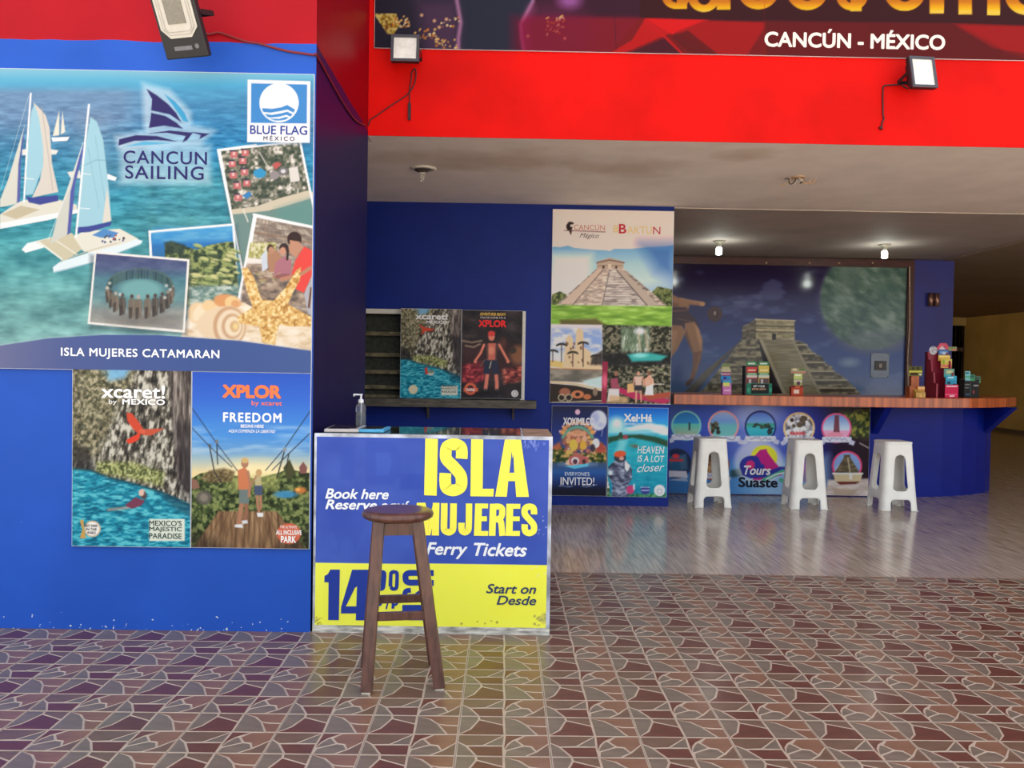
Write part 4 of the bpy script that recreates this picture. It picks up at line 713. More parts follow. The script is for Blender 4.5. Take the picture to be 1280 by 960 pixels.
    p.poly([(838, 384), (858, 384), (862, 391), (868, 397), (872, 404), (864, 409), (852, 408), (846, 412), (838, 418)], (60, 38, 44), 1, 2); p.line([(862, 398), (875, 407)], 1.8, (60, 40, 42)); p.line([(840, 389), (858, 388)], 1.4, (110, 70, 60)); p.line([(846, 398), (864, 402)], 1.2, (120, 84, 66), .8)
    p.poly([(856, 404), (868, 402), (874, 412), (878, 426), (878, 438), (873, 446), (866, 442), (861, 430), (856, 418)], sk, 1, 2); p.poly([(868, 404), (874, 412), (877.5, 426), (876, 438), (872, 424)], lt, .7, 2.5); p.poly([(858, 412), (864, 432), (868, 443), (863, 436), (856, 420)], dk, .6, 2.5)
    p.poly([(866, 440), (877, 439), (876, 450), (871, 463), (867, 476), (862, 475), (866, 458)], (120, 82, 64), 1, 2); p.line([(875, 443), (870, 464)], 1.6, sk, .8, 2); p.poly([(857, 478), (864, 472), (868, 474), (863, 481), (858, 483)], dk)
    p.poly([(838, 406), (852, 407), (857, 414), (852, 426), (846, 438), (838, 448)], sk, 1, 2); p.poly([(838, 412), (846, 414), (844, 434), (838, 444)], lt, .5, 4)
    p.ell(893.6, 392.6, 9.3, 9.6, (62, 40, 42), 1, 1.6); p.ring(893.6, 392.6, 7, 1.2, (88, 62, 56), .6); p.ell(893.6, 391.5, 1.6, 2.6, (150, 134, 120), 1, 1)
def p_bar(p):
    x, y = p.x, p.y
    p.all(hgrad([(830, (56, 84, 150)), (870, (50, 76, 166)), (905, (64, 86, 180)), (940, (110, 130, 200)), (965, (90, 110, 190)), (1000, (46, 62, 170)), (1025, (30, 34, 120)), (1045, (34, 22, 50)), (1090, (34, 16, 22))])); p.poly([(830, 580), (1035, 570), (1040, 625), (830, 625)], hgrad([(830, (52, 112, 170)), (915, (70, 140, 200)), (960, (150, 196, 226)), (1035, (140, 180, 214))]), .85, 16); p.ell(943, 520, 30, 14, (170, 180, 220), .6, 14)
    p.poly([(913, 588), (930, 584), (936, 594), (913, 597)], (36, 66, 70), .9, 3); p.poly([(1052, 515), (1090, 512), (1090, 548), (1064, 546)], foliage(4, (24, 28, 18), (60, 80, 30), (150, 150, 60), 161), .9, 8); p.poly([(984, 556), (994, 552), (994, 568), (984, 566)], foliage(3, (20, 40, 20), (50, 80, 40), (90, 120, 60), 163), .8, 3)
    p.poly([(1035, 600), (1090, 598), (1090, 625), (1030, 625)], tex([(0, (176, 160, 150)), (1, (222, 212, 206))], 14, 5, 3, 165), 1, 3); p.poly([(1040, 610), (1072, 612), (1064, 622), (1044, 620)], (178, 156, 134), .8, 3); p.line([(1075, 554), (1086, 560)], 1.4, (160, 150, 150))
    def medal(cx, cy, r, rim, fn): p.ell(cx, cy, r+.8, r+.8, rim); fn(p, cx, cy, r-1.2); p.ring(cx, cy, r-.4, 1.6, rim)
    def beach(p, cx, cy, r): p.ell(cx, cy, r, r, vgrad([(cy-r, (30, 110, 180)), (cy-3, (40, 130, 190)), (cy-2, (80, 180, 170)), (cy+r, (196, 176, 140))])); p.line([(cx+4, cy-3), (cx+4, cy+5)], 2, (40, 30, 40))
    def bay(p, cx, cy, r): p.ell(cx, cy, r, r, vgrad([(cy-r, (160, 180, 220)), (cy-6, (110, 150, 210)), (cy, (100, 176, 180)), (cy+r, (120, 190, 186))])); p.blobs(18, (cx-r+2, cy-6, cx-6, cy+8), (1.4, 3), [(50, 46, 40), (90, 76, 50)], 31)
    def cove(p, cx, cy, r): p.ell(cx, cy, r, r, vgrad([(cy-r, (90, 120, 210)), (cy-5, (110, 160, 215)), (cy-3, (60, 150, 130)), (cy+3, (60, 176, 190)), (cy+r, (40, 160, 190))])); p.blobs(16, (cx-10, cy-3, cx+12, cy+3), (1.4, 2.6), [(40, 60, 50), (60, 80, 60)], 32, 1, .6); p.blobs(8, (cx+8, cy, cx+15, cy+9), (1.4, 3), [(40, 56, 60)], 33)
    def isla(p, cx, cy, r): p.ell(cx, cy, r, r, foliage(5, (60, 50, 50), (150, 150, 160), (230, 226, 220), 167)); p.blobs(14, (cx-12, cy-13, cx+12, cy-2), (1.6, 3.6), [(60, 50, 44), (90, 76, 60), (220, 220, 230)], 34)
    def tower(p, cx, cy, r): p.ell(cx, cy, r, r, vgrad([(cy-r, (110, 150, 220)), (cy+2, (190, 206, 236)), (cy+4, (226, 160, 190)), (cy+r, (236, 150, 190))])); p.poly([(cx-2, cy-16), (cx+3, cy-16), (cx+4, cy+6), (cx-4, cy+6)], (110, 60, 76)); p.ell(cx-2, cy+9, 10, 4, (220, 140, 160))
    def sport(p, cx, cy, r): p.ell(cx, cy, r, r, (30, 44, 80)); p.poly([(cx-10, cy-8), (cx+12, cy-12), (cx+14, cy+8), (cx-8, cy+10)], (70, 110, 140), .8, 4); p.poly([(cx-5, cy-8), (cx+3, cy-8), (cx+5, cy+8), (cx-7, cy+8)], (40, 90, 130)); p.ell(cx-1, cy-9, 4.5, 3, (206, 60, 70)); p.line([(cx-9, cy-4), (cx+7, cy-4)], 3, (190, 60, 66))
    def ruin(p, cx, cy, r): p.ell(cx, cy, r, r, (130, 160, 210)); p.ell(cx-5, cy+6, 9, 8, (220, 224, 232), .7, 4); pyramid(p, (cx-16, cx+16), cx-3.5, cx+4, cy+9, cy-11, [(0, (74, 64, 46)), (1, (140, 124, 92))], 8, 169); p.rect(cx-4, cy-14, cx+4, cy-10, (90, 80, 60)); p.line([(cx+1, cy-10), (cx+4, cy+10)], 1.4, (190, 180, 150))
    medal(857.8, 532, 18, (120, 190, 190), beach); medal(904.2, 532.5, 18.6, (220, 150, 150), bay); medal(950.6, 533, 19, (36, 44, 110), cove); medal(998.8, 535, 19, (230, 190, 130), isla); medal(1045.6, 535, 18, (226, 90, 140), tower); medal(845.8, 579.3, 18, (40, 50, 80), sport); medal(893, 582, 18, (150, 80, 60), lambda p, a, b, r: p.ell(a, b, r, r, foliage(4, (60, 40, 30), (120, 84, 60), (180, 140, 100), 171))); medal(1010, 584, 18, (150, 130, 190), lambda p, a, b, r: p.ell(a, b, r, r, vgrad([(566, (110, 90, 190)), (584, (190, 120, 190)), (602, (120, 130, 160))]))); medal(1058.8, 582.5, 18, (222, 70, 120), ruin)
    g = random.Random(4)
    for (cx, cy, w) in ((857.8, 546, 18), (906, 548, 19), (950.6, 548, 19), (998.8, 549, 19), (1046, 549, 18), (893, 594, 16)):
        p.poly([(cx-w, cy-3), (cx+w, cy-3), (cx+w+1, cy+4), (cx-w-1, cy+4)], (206, 208, 226)); p.poly([(cx+w-2, cy), (cx+w+5, cy+3), (cx+w+3, cy+8), (cx+w-3, cy+6)], (190, 192, 214)); p.poly([(cx-w+2, cy), (cx-w-5, cy+4), (cx-w-2, cy+8), (cx-w+3, cy+6)], (190, 192, 214))
        q = [(cx-13+k*2.2, cy+g.uniform(-2.6, 2.6)) for k in range(13)]; p.line(q, .9, (110, 110, 150), .8)
    p.poly([(830, 588), (858, 589), (860, 597), (830, 596)], (200, 200, 214)); p.poly([(1041, 591), (1078, 591), (1076, 602), (1044, 602)], (206, 190, 150)); p.rect(1062, 592, 1065, 599, (236, 236, 230)); p.poly([(1045, 602), (1075, 602), (1070, 605), (1050, 606)], (110, 50, 44)); p.line([(1041, 592), (1078, 592)], 2, (236, 236, 236)); p.poly([(835, 600), (858, 596), (860, 602)], (210, 210, 220), .6)
    for k in range(14): p.line([(988+k*1.3, 540+(k % 3)), (989+k*1.3, 543-(k % 2))], 1.6, (206, 60, 66), .9)
    # emblem: sun, pyramid, waves
    for d in (5, 3): p.ell(948, 578, 26+d, 24+d, (235, 235, 245), .35, 6)
    p.ell(955, 572, 16.5, 15.5, (240, 222, 60)); p.poly([(941, 600), (943, 570), (950, 562.5), (958, 561), (960, 566), (968, 577), (977, 587), (977, 594), (950, 600)], (190, 40, 130)); p.ell(940, 582, 15.5, 12.5, (48, 54, 150), 1, 1); p.ell(938, 581, 5.5, 5.5, (206, 50, 120)); p.poly([(948, 572), (957, 572), (962, 582), (952, 580)], (190, 40, 130)); p.poly([(925, 584), (940, 590), (962, 588), (976, 583), (985, 586), (970, 592), (955, 597), (938, 598), (928, 594)], (48, 54, 150)); p.line([(955, 600), (968, 594), (978, 589), (985, 592), (986, 598), (981, 602), (976, 600)], 5, (76, 168, 140)); p.line([(958, 599), (970, 593), (980, 591)], 1.6, (220, 234, 230)); p.line([(968, 590), (980, 584.5), (988, 587)], 2.4, (48, 54, 150))
def p_cabaret(p):
    p.all((46, 12, 20)); x, y = p.x, p.y
    yb = lambda X: 58+(X-467)*.0262
    p.poly([(460, -80), (840, -80), (840, 90), (460, 90)], (44, 20, 34)); p.poly([(640, -70), (840, -70), (840, 22), (640, 20)], (60, 24, 42), .8, 20); p.poly([(650, 20), (840, 23), (840, 90), (650, 90)], (128, 28, 52), .95, 6); p.ell(690, 40, 50, 34, (110, 56, 84), .6, 24); p.ell(712, 0, 14, 10, (180, 130, 190), .8, 12)
    p.poly([(567, -80), (658, -80), (668, 0), (650, 27), (650, 45), (656, 75), (573, 70), (576, 30), (570, 0)], (40, 40, 58))
    p.poly([(467, -80), (570, -80), (572, 0), (576, 30), (572, 70), (467, 60)], (38, 34, 50)); p.poly([(520, 0), (570, 0), (576, 30), (572, 70), (530, 66)], (110, 76, 106), .55, 22)
    p.line([(570, -80), (571, 0), (576, 28), (573, 48), (573, 72)], 3.4, (226, 176, 212), .9, 5); p.line([(668, -80), (666, 2), (651, 30), (652, 46), (657, 76)], 3.4, (226, 176, 212), .9, 5); p.line([(664, 10), (656, 32), (658, 50), (662, 70)], 9, (170, 110, 150), .5, 12)
    p.poly([(467, 17), (495, 17), (500, 30), (492, 44), (484, 42)], foliage(3, (110, 70, 50), (176, 150, 90), (220, 206, 150), 181))
    for (q, n, sd) in (((490, 20, 515, 34), 26, 1), ((518, 36, 545, 50), 22, 2), ((548, 20, 574, 34), 12, 3), ((545, 48, 572, 62), 22, 4), ((683, 22, 700, 44), 24, 5), ((695, 20, 706, 34), 14, 6)): p.blobs(n, q, (.7, 1.8), [(240, 200, 140), (200, 140, 90), (250, 230, 190)], sd, .9)
    for (a, b) in ((527, 19), (543, 26), (549, 34), (706, 48), (660, 45), (558, 24)): p.ell(a, b, 2, 2, (250, 210, 170), .9, 2)
    p.poly([(800, 23), (1290, 36), (1290, 95), (760, 80), (760, 68)], (116, 8, 30)); p.poly([(640, 21), (840, 24), (840, 76), (640, 72)], (128, 28, 52), .6, 16)
    p.poly([(806, 24), (880, 25), (822, 48), (776, 68), (760, 68), (790, 50)], (186, 20, 48)); p.poly([(806, 23), (886, 25), (840, 43)], (214, 14, 40), 1, 2); p.poly([(832, 47), (852, 62), (860, 72), (780, 69)], (74, 14, 34)); p.line([(806, 26), (832, 47), (858, 72)], 3, (196, 24, 50), .9); p.poly([(845, 40), (880, 26), (960, 28), (930, 75), (900, 74)], (160, 8, 30), 1, 3); p.poly([(860, 38), (905, 74), (870, 73), (838, 46)], (96, 10, 30), .9, 2); p.poly([(955, 26), (1190, 29), (1260, 66), (1290, 75), (1290, 90), (960, 80)], (98, 6, 24), 1, 4); p.poly([(1190, 29), (1290, 32), (1290, 68), (1240, 60)], (156, 4, 16), 1, 2); p.poly([(1085, 30), (1190, 29), (1250, 62), (1250, 72), (1090, 70)], (92, 8, 24), .8, 8)
    p.poly([(800, -80), (1290, -80), (1290, 31), (1100, 26), (840, 22), (800, 22)], (54, 12, 16)); p.line([(840, 23), (1290, 33)], 1.2, (90, 20, 40), .6)
    gold = lambda a, b: ramp(b, [(-30, (150, 90, 60)), (-6, (190, 116, 90)), (2, (206, 136, 76)), (8, (236, 180, 84)), (14, (246, 214, 130))])
    # foot of the tall gold lettering that the frame cuts off
    for (a, r, b) in ((845, 18, -6), (880, 20, -4), (948, 26, -13), (1009, 26, -12), (1131, 26, -11), (1283, 27, -7), (1065, 20, -6)):
        p.ell(a, b, r, r*.95, gold); p.ell(a, b, r*.42, r*.5, (54, 12, 16))
    for (a, b, q) in ((846, 859, 11), (896, 913, 12), (1063, 1077, 14), (1162, 1180, 17), (1198, 1215, 18), (1234, 1250, 19)): p.rect(a, -60, b, q, gold)
    p.poly([(868, -20), (892, -20), (892, -8), (868, -8)], (54, 12, 16)); p.line([(768, 0), (770, 62)], .8, (60, 20, 40), .8); p.line([(955, 0), (957, 72)], .5, (150, 40, 70), .5)

GW = .86; GI = 1.45
r = poster('banner', 'large banner of two white catamarans on blue sea with tilted snapshots', 'banner', YW-.015, None, p_sailing, .72, rect=(-3.6, -1.052, 1.425, 3.042))
TP = YW-.0175
text('CANCUN', r, TP, (155, 189, 258, 205), (40, 36, 96), .01, sp=1.1); text('SAILING', r, TP, (157, 207.5, 254, 224), (40, 36, 96), .01, sp=1.1)
text('BLUE FLAG', r, TP, (313, 157, 383.6, 168), (36, 62, 140), .012); text('MÉXICO', r, TP, (329.5, 169, 368, 175.8), (50, 56, 96), .008, sp=1.5)
text('ISLA MUJERES CATAMARAN', r, TP, (77, 436, 273.5, 449.5), (240, 242, 248), .02, sp=1.1)
r = poster('poster', 'poster of a red parrot over a turquoise canyon river, on the outer wall', 'poster', YW-.015, [(92.2, 460.3), (240.6, 464.4), (237, 685), (88, 682.3)], p_cliff(91, 461, 239, 684), GW)
text('xcaret!', r, TP, (127, 481, 206, 498), (250, 250, 250), .02); text('by', r, TP, (136, 499, 146, 506.5), (240, 240, 240), .0); text('MEXICO', r, TP, (153, 499, 206, 506), (250, 250, 250), .03, sp=1.05)
for i, s in enumerate(("MEXICO'S", 'MAJESTIC', 'PARADISE')): text(s, r, TP, (186.5, 650.5+i*8, 227, 657.5+i*8), (46, 70, 66), .01)
for i, s in enumerate(('BEST PARK', 'IN THE', 'WORLD')): text(s, r, TP, (106+i*1.5, 655.5+i*4.4, 122-i*1.2, 658.8+i*4.4), (70, 60, 60), .01)
r = poster('poster', 'poster of a man and child on a zip line platform, beside the parrot poster', 'poster', YW-.015, [(240.9, 463.8), (389.7, 467), (385.6, 687), (237.6, 683.9)], p_zip, GW)
text('XPLOR', r, TP, (278, 481, 351.5, 498), (240, 120, 70), .05); text('by xcaret', r, TP, (314.5, 501, 352.4, 508.5), (240, 120, 76), .01); text('FREEDOM', r, TP, (279, 515.8, 351.8, 528), (250, 250, 250), .03, sp=1.2)
text('BEGINS HERE', r, TP, (301, 530.7, 329.6, 534.8), (240, 240, 245), .02); text('AQUI COMIENZA LA LIBERTAD', r, TP, (285.5, 537, 344, 541.6), (235, 238, 245), .01, .3)
text('THE ULTIMATE', r, TP, (350, 657, 371, 660.5), (250, 230, 220), .01); text('ALL INCLUSIVE', r, TP, (345, 662.5, 377, 668.5), (250, 245, 240), .02); text('PARK', r, TP, (351, 670, 370, 678.5), (250, 245, 240), .03)
YP = YB-.016
r = poster('poster', 'tall poster of a white stepped pyramid over green lawn and town views', 'poster', YP, None, p_baktun, GI, rect=(.482, 1.764, 1.088, 3.13)); TQ = YP-.0025
text('CANCÚN', r, TQ, (717.5, 279.5, 756, 287.4), (176, 110, 96), .0, gain=GI); text('Mágico', r, TQ, (724.5, 291.5, 748.7, 299), (80, 66, 76), -.005, .4, gain=GI)
text('B', r, TQ, (773.6, 280, 783, 291.8), (176, 50, 60), .02, gain=GI); text('AKTU', r, TQ, (784, 283, 815, 292.3), (214, 186, 120), .0, gain=GI); text('N', r, TQ, (816.5, 283.5, 825.5, 292.8), (176, 50, 70), .0, gain=GI); text('8', r, TQ, (766.5, 281.5, 772.5, 290.5), (214, 186, 110), .0, gain=GI)
r = poster('poster', 'night poster of a decorated canal boat under a full moon, low on the partition', 'poster', YP, [(689.5, 506.5), (760, 508.5), (757.5, 620.5), (688.5, 619)], p_boats, GI)
text('XOXIMILCO', r, TQ, (704, 522, 743, 531.5), (250, 236, 226), .03, gain=GI); text("EVERYONE'S", r, TQ, (706, 590, 737, 594.6), (190, 200, 226), .01, gain=GI); text('INVITED!', r, TQ, (700.6, 596.5, 743, 606.5), (226, 232, 246), .01, gain=GI)
r = poster('poster', 'turquoise lagoon poster with a floating visitor in a snorkel vest', 'poster', YP, [(760.8, 508.5), (835.5, 510.5), (833.5, 622), (758.5, 620.5)], p_lagoon, GI)
text('Xel·Há', r, TQ, (779.7, 517.5, 815.5, 527.5), (250, 252, 252), .04, gain=GI); text('HIDDEN WONDER', r, TQ, (780, 529, 815.5, 531.3), (230, 240, 246), .01, gain=GI)
text('HEAVEN', r, TQ, (796.7, 557.7, 830.5, 567), (240, 246, 246), .01, .15, gain=GI); text('IS A LOT', r, TQ, (796.7, 569.3, 830.5, 577.5), (240, 246, 246), .01, .15, gain=GI); text('closer', r, TQ, (796, 579.5, 830.5, 589.6), (240, 246, 246), .0, .45, rot=4, gain=GI)
# two posters leaning in front of the hatch
YH = YB-.10
r = poster('poster', 'small canyon river poster standing on the hatch shelf', 'poster', YH, [(501.5, 385), (577, 387), (576, 498), (499.5, 498)], p_cliff(500.5, 386, 576.5, 498, True), GI, t=.016); TH = YH-.0025
text('xcaret!', r, TH, (519.5, 391.5, 559.5, 399.5), (250, 250, 250), .03, gain=GI); text('MEXICO', r, TH, (533, 400.8, 559, 404.6), (250, 250, 250), .03, gain=GI)
for i, s in enumerate(("MEXICO'S", 'MAJESTIC', 'PARADISE')): text(s, r, TH, (552, 481+i*3.6, 570.5, 484+i*3.6), (60, 70, 60), .01, gain=GI)
r = poster('poster', 'dark poster of a climber in a red helmet, standing on the hatch shelf', 'poster', YH, [(577.3, 387), (653, 389), (652.5, 498.5), (576.3, 498)], p_dark, GI, t=.016)
text('ADVENTURER READY?', r, TH, (600, 391, 632, 394.6), (230, 170, 80), .03, gain=GI); text("YOU'VE COME TO A", r, TH, (600, 395.8, 632, 398.4), (190, 180, 180), .01, gain=GI); text('XPLOR', r, TH, (598, 400, 633, 409), (206, 40, 40), .05, gain=GI)
text('PARK', r, TH, (583, 485.6, 594, 489), (250, 230, 220), .03, gain=GI)
# gold and red banner on the beam
YC = YL-.015
r = poster('banner', 'dark red overhead banner with glowing silhouettes and gold lettering on the beam', 'banner', YC, None, p_cabaret, .52, sat=1.4, rect=(-1.005, 5.4, 3.822, 4.72), step=1.15)
text('CANCÚN - MÉXICO', r, YC-.0025, (956, 37, 1181.5, 60.5), (250, 232, 226), .03, gain=.8)
# ---------------------------------------------------------------- mural on the back wall
YP2 = YM-.03
r = thing('mural', 'huge mural of a stepped pyramid, a big pale moon and a ball player', 'mural', (4.2, YP2, .9))
fr = mat('mural_frame_wood', (72, 28, 26), rough=.45, var=.2, scale=6, stretch=(1, 1, 6))
obj('panel', B(1.2, 6.14, YP2, YM, .9, 3.07), edge_m, r, world=True)
print_panel('print', r, YP2-.001, 1.9, 6.138, .95, 3.068, p_mural, 1.3, 1.0, print_mat('glossy_print', .12, .1, .25), sat=1.15)
obj('frame', B(1.2, 6.232, YP2-.05, YM, 3.055, 3.165), fr, r, world=True, label='dark brown top rail'); obj('frame', B(6.135, 6.232, YP2-.05, YM, .9, 3.055), fr, r, world=True, label='dark brown side rail')
stud = mat('stud_brass', (200, 170, 140), rough=.3, metal=.7)
for q in (958, 1012, 1049, 1091):
    P = yp(q, 328.5, YP2-.06); bm = bmesh.new(); lathe(bm, [(.004, -.012), (.014, -.008), (.014, .01)], (P[0], P[1], P[2]), 10, 'y'); obj('stud', bm, stud, r, world=True)
P0, P1 = yp(1137, 333, YP2-.06), yp(1135.3, 488, YP2-.06)
bm = bmesh.new(); tube(bm, spline([(P0[0], P0[1], P0[2]), ((P0[0]+P1[0])/2+.008, P0[1], 2.2), ((P0[0]+P1[0])/2-.006, P0[1], 1.7), tuple(P1)], 8), .009); o = obj('rope_light', bm, mat('rope_light', (196, 170, 150), rough=.4, var=.2, scale=40)); tag(o, 'thin pale rope light running down the right side of the mural frame', 'cable')
# breaker plate on the mural
a, b = yp(1088.5, 441, YP2), yp(1110.5, 472.5, YP2); r = thing('breaker_panel', 'grey metal breaker plate set into the lower right of the mural', 'electrical panel', ((a[0]+b[0])/2, YP2, b[2]))
obj('plate', B(a[0], b[0], YP2-.014, YP2-.002, b[2], a[2]), mat('plate_metal', (112, 122, 136), rough=.35, metal=.3), r, world=True, bevel=.003)
c0, c1 = yp(1093, 451, YP2), yp(1107, 463, YP2); obj('breaker', B(c0[0], c1[0], YP2-.03, YP2-.012, c1[2], c0[2]), mat('breaker_black', (60, 56, 60), rough=.4), r, world=True, bevel=.004)
obj('switch', B(c0[0]+.06, c0[0]+.1, YP2-.042, YP2-.028, c1[2]+.04, c1[2]+.1), mat('switch_grey', (170, 160, 150), rough=.4), r, world=True)
for (u, w) in ((a[0]+.02, a[2]-.02), (b[0]-.02, a[2]-.02), (a[0]+.02, b[2]+.02), (b[0]-.02, b[2]+.02)):
    bm = bmesh.new(); lathe(bm, [(.003, -.006), (.008, -.004), (.008, .004)], (u, YP2-.016, w), 8, 'y'); obj('screw', bm, MATS['breaker_black'], r, world=True)
# sconce on the pillar
YPl = YM-.07; P = yp(1165, 375, YPl); r = thing('wall_sconce', 'small twin cylinder metal wall lamp on the blue pillar', 'wall lamp', (P[0], YPl, P[2]))
cop = mat('sconce_metal', (150, 112, 100), rough=.35, metal=.8)
obj('backplate', B(P[0]-.07, P[0]+.02, YPl-.012, YPl, P[2]-.08, P[2]+.08), cop, r, world=True, bevel=.003)
for dx in (-.045, .05):
    bm = bmesh.new(); lathe(bm, [(.034, -.1), (.038, -.098), (.038, .098), (.034, .1), (.03, .06)], (P[0]+dx, YPl-.05, P[2]), 18); obj('shade', bm, cop, r, world=True, smooth=True)
bm = bmesh.new(); box(bm, P[0]-.05, P[0]+.05, YPl-.04, YPl-.01, P[2]-.012, P[2]+.012); obj('arm', bm, cop, r, world=True)
# ---------------------------------------------------------------- bar counter
r = thing('bar_counter', 'long curved bar with striped wooden top and blue base', 'bar counter', (4., 10.2, 0))
def thick_path(bm, path, z0, z1, back):
    prism(bm, path+back, z0, z1)
bar_blue = mat('bar_blue_paint', (10, 30, 130), spec=.25, rough=.45, var=.05, scale=3, bump=.08)
base_path = [(1.9, 9.92), (4.32, 9.92), (4.6, 9.93), (4.9, 9.95), (5.2, 10.02), (5.5, 10.13), (5.75, 10.27), (5.95, 10.42), (6.1, 10.58), (6.17, 10.75), (6.19, 11.1)]
bm = bmesh.new(); prism(bm, base_path+[(5.9, 11.1), (5.7, 10.7), (5.2, 10.4), (4.6, 10.25), (1.9, 10.22)], 0, 1.07); obj('base', bm, bar_blue, r, world=True, smooth=False)
top_path = [(1.9, 9.5), (4.2, 9.5), (4.6, 9.52), (5.0, 9.6), (5.35, 9.72), (5.65, 9.87), (5.85, 9.99), (5.98, 10.08)]
wood = mat('bar_top_wood', (206, 104, 56), rough=.3, c2=(146, 64, 36), scale=3.2, stretch=(5, 5, .25), coat=.3, lo=.35, hi=.65)
bm = bmesh.new(); prism(bm, top_path+[(6.36, 10.5), (6.36, 11.1), (5.8, 11.1), (5.5, 10.75), (5.0, 10.5), (4.4, 10.38), (1.9, 10.36)], 1.07, 1.183); obj('countertop', bm, wood, r, world=True, bevel=.006, label='reddish wooden countertop with vertical strips')
bm = bmesh.new(); prism(bm, [(9.92, .74), (9.92, 1.07), (9.56, 1.07)], 4.31, 4.39, 'x'); obj('bracket', bm, bar_blue, r, world=True)
bm = bmesh.new(); bar(bm, (0, 0, 0), (0, 0, .1), .1, .1); bm.free()
Pf, Pt = fl(1226, 616.5), Vector((6.03, 10.12, 1.07))
bm = bmesh.new(); A = [Vector((5.93, 10.4, .74)), Vector((5.93, 10.4, 1.07)), Vector((6.02, 9.98, 1.07))]; n_ = Vector((.06, .012, 0))
v = [bm.verts.new(q-n_*.5) for q in A]+[bm.verts.new(q+n_*.5+Vector((.02, 0, 0))) for q in A]; bm.faces.new(v[:3]); bm.faces.new(v[3:][::-1])
for i in range(3): bm.faces.new((v[i], v[(i+1) % 3], v[3+(i+1) % 3], v[3+i]))
obj('bracket', bm, bar_blue, r, world=True)
ft = thing('printed_panel', 'blue printed front panel of the bar with round tour pictures', 'sign', (3.1, 9.9, .01))
obj('panel', B(1.905, 4.285, 9.905, 9.918, .012, 1.05), edge_m, ft, world=True); print_panel('print', ft, 9.9035, 1.907, 4.283, .014, 1.048, p_bar, 1.25)
text('Tours', ft, 9.901, (929.6, 582, 963.8, 593.8), (250, 250, 252), .03, .25, gain=1.2); text('Suaste', ft, 9.901, (922.8, 596.4, 972.4, 609.5), (30, 34, 50), .035, gain=1.2)
# ---------------------------------------------------------------- brochure holders on the bar
ZB = 1.183; YS = 9.62
def px_box(x0, x1, y0, y1, Y): a, b = yp(x0, y1, Y), yp(x1, y0, Y); return a[0], b[0], a[2], b[2]
def card(parent, name, x0, x1, y0, y1, Y, c, t=.006, gain=1.0, label=None, tilt=None, bands=None):
    """small pasteboard piece printed with coloured bands"""
    X0, X1, Z0, Z1 = px_box(x0, x1, y0, y1, Y)
    o = obj(name, B(X0, X1, Y, Y+t, Z0, Z1), mat('board_%d_%d_%d' % c, tuple(min(235, int(v*1.25)) for v in c), rough=.4, var=.04, scale=60), parent, world=True, label=label)
    if bands:
        def f(p):
            p.all(c)
            for (a, b, e, g, col) in bands: p.ell(a, b, e, g, col, 1, .8) if isinstance(e, (int, float)) and len(col) == 3 and g < 6 and e < 20 and (a, b) and not isinstance(g, str) and e > 0 and g > 0 and False else p.rect(a, b, e, g, col, 1, .6)
        print_panel('print', o, Y-.001, X0, X1, Z0, Z1, f, gain, .5)
    return o
x0, x1, z0, z1 = px_box(901, 914, 462, 494, YS)
r = thing('brochure_holder', 'slim pink and blue brochure holder, leftmost on the bar', 'brochure holder', ((x0+x1)/2, YS, ZB), 'brochure holders on the bar')
pk = mat('holder_pink', (206, 130, 190), rough=.4); obj('holder', B(x0+.02, x1, YS, YS+.09, ZB, ZB+.17), pk, r, world=True, bevel=.003)
o = card(r, 'front', 903, 914.5, 475, 493.5, YS-.006, (190, 110, 180), bands=[(903, 473, 915, 479, (60, 150, 200)), (904, 478, 912, 483, (210, 220, 110)), (905, 483, 915, 494, (200, 120, 180)), (905, 487, 913, 489, (230, 190, 220))])
card(r, 'brochure', 901, 913.5, 461, 478, YS+.03, (50, 130, 180), bands=[(901, 461, 914, 465, (196, 190, 150)), (902, 465, 914, 470, (150, 70, 110)), (901, 470, 915, 479, (40, 140, 200)), (904, 471, 908, 475, (40, 60, 150)), (901, 467, 913, 468, (230, 220, 220))])
card(r, 'brochure', 902, 912, 455, 464, YS+.06, (150, 160, 110), bands=[(902, 455, 912, 458, (120, 140, 90)), (903, 459, 912, 462, (206, 190, 150))])
x0, x1, z0, z1 = px_box(931, 965, 452, 494, YS)
r = thing('brochure_holder', 'green and black double brochure rack, the widest on the bar', 'brochure holder', ((x0+x1)/2, YS, ZB), 'brochure holders on the bar')
gk = mat('holder_black', (28, 26, 30), rough=.35); bm = bmesh.new(); box(bm, x0, x0+.012, YS, YS+.12, ZB, ZB+.33); box(bm, x1-.012, x1, YS, YS+.12, ZB, ZB+.12); box(bm, x0, x1, YS+.11, YS+.12, ZB, ZB+.3); box(bm, (x0+x1)/2-.005, (x0+x1)/2+.005, YS+.02, YS+.12, ZB, ZB+.3); box(bm, x0, x1, YS, YS+.12, ZB, ZB+.008); obj('holder', bm, gk, r, world=True)
f = card(r, 'front', 933, 965, 479.5, 493.5, YS-.006, (30, 110, 90), bands=[(933, 479, 965, 494, (36, 120, 96)), (939, 480, 961, 492, (22, 26, 30)), (934, 485, 937, 490, (60, 160, 130)), (962, 485, 965, 490, (60, 160, 130))])
text('GET YOUR', r, YS-.009, (941.5, 481.5, 956, 484.2), (230, 240, 235), .02); text('BOOK NOW', r, YS-.009, (940, 485.3, 957.5, 487.6), (230, 180, 140), .02)
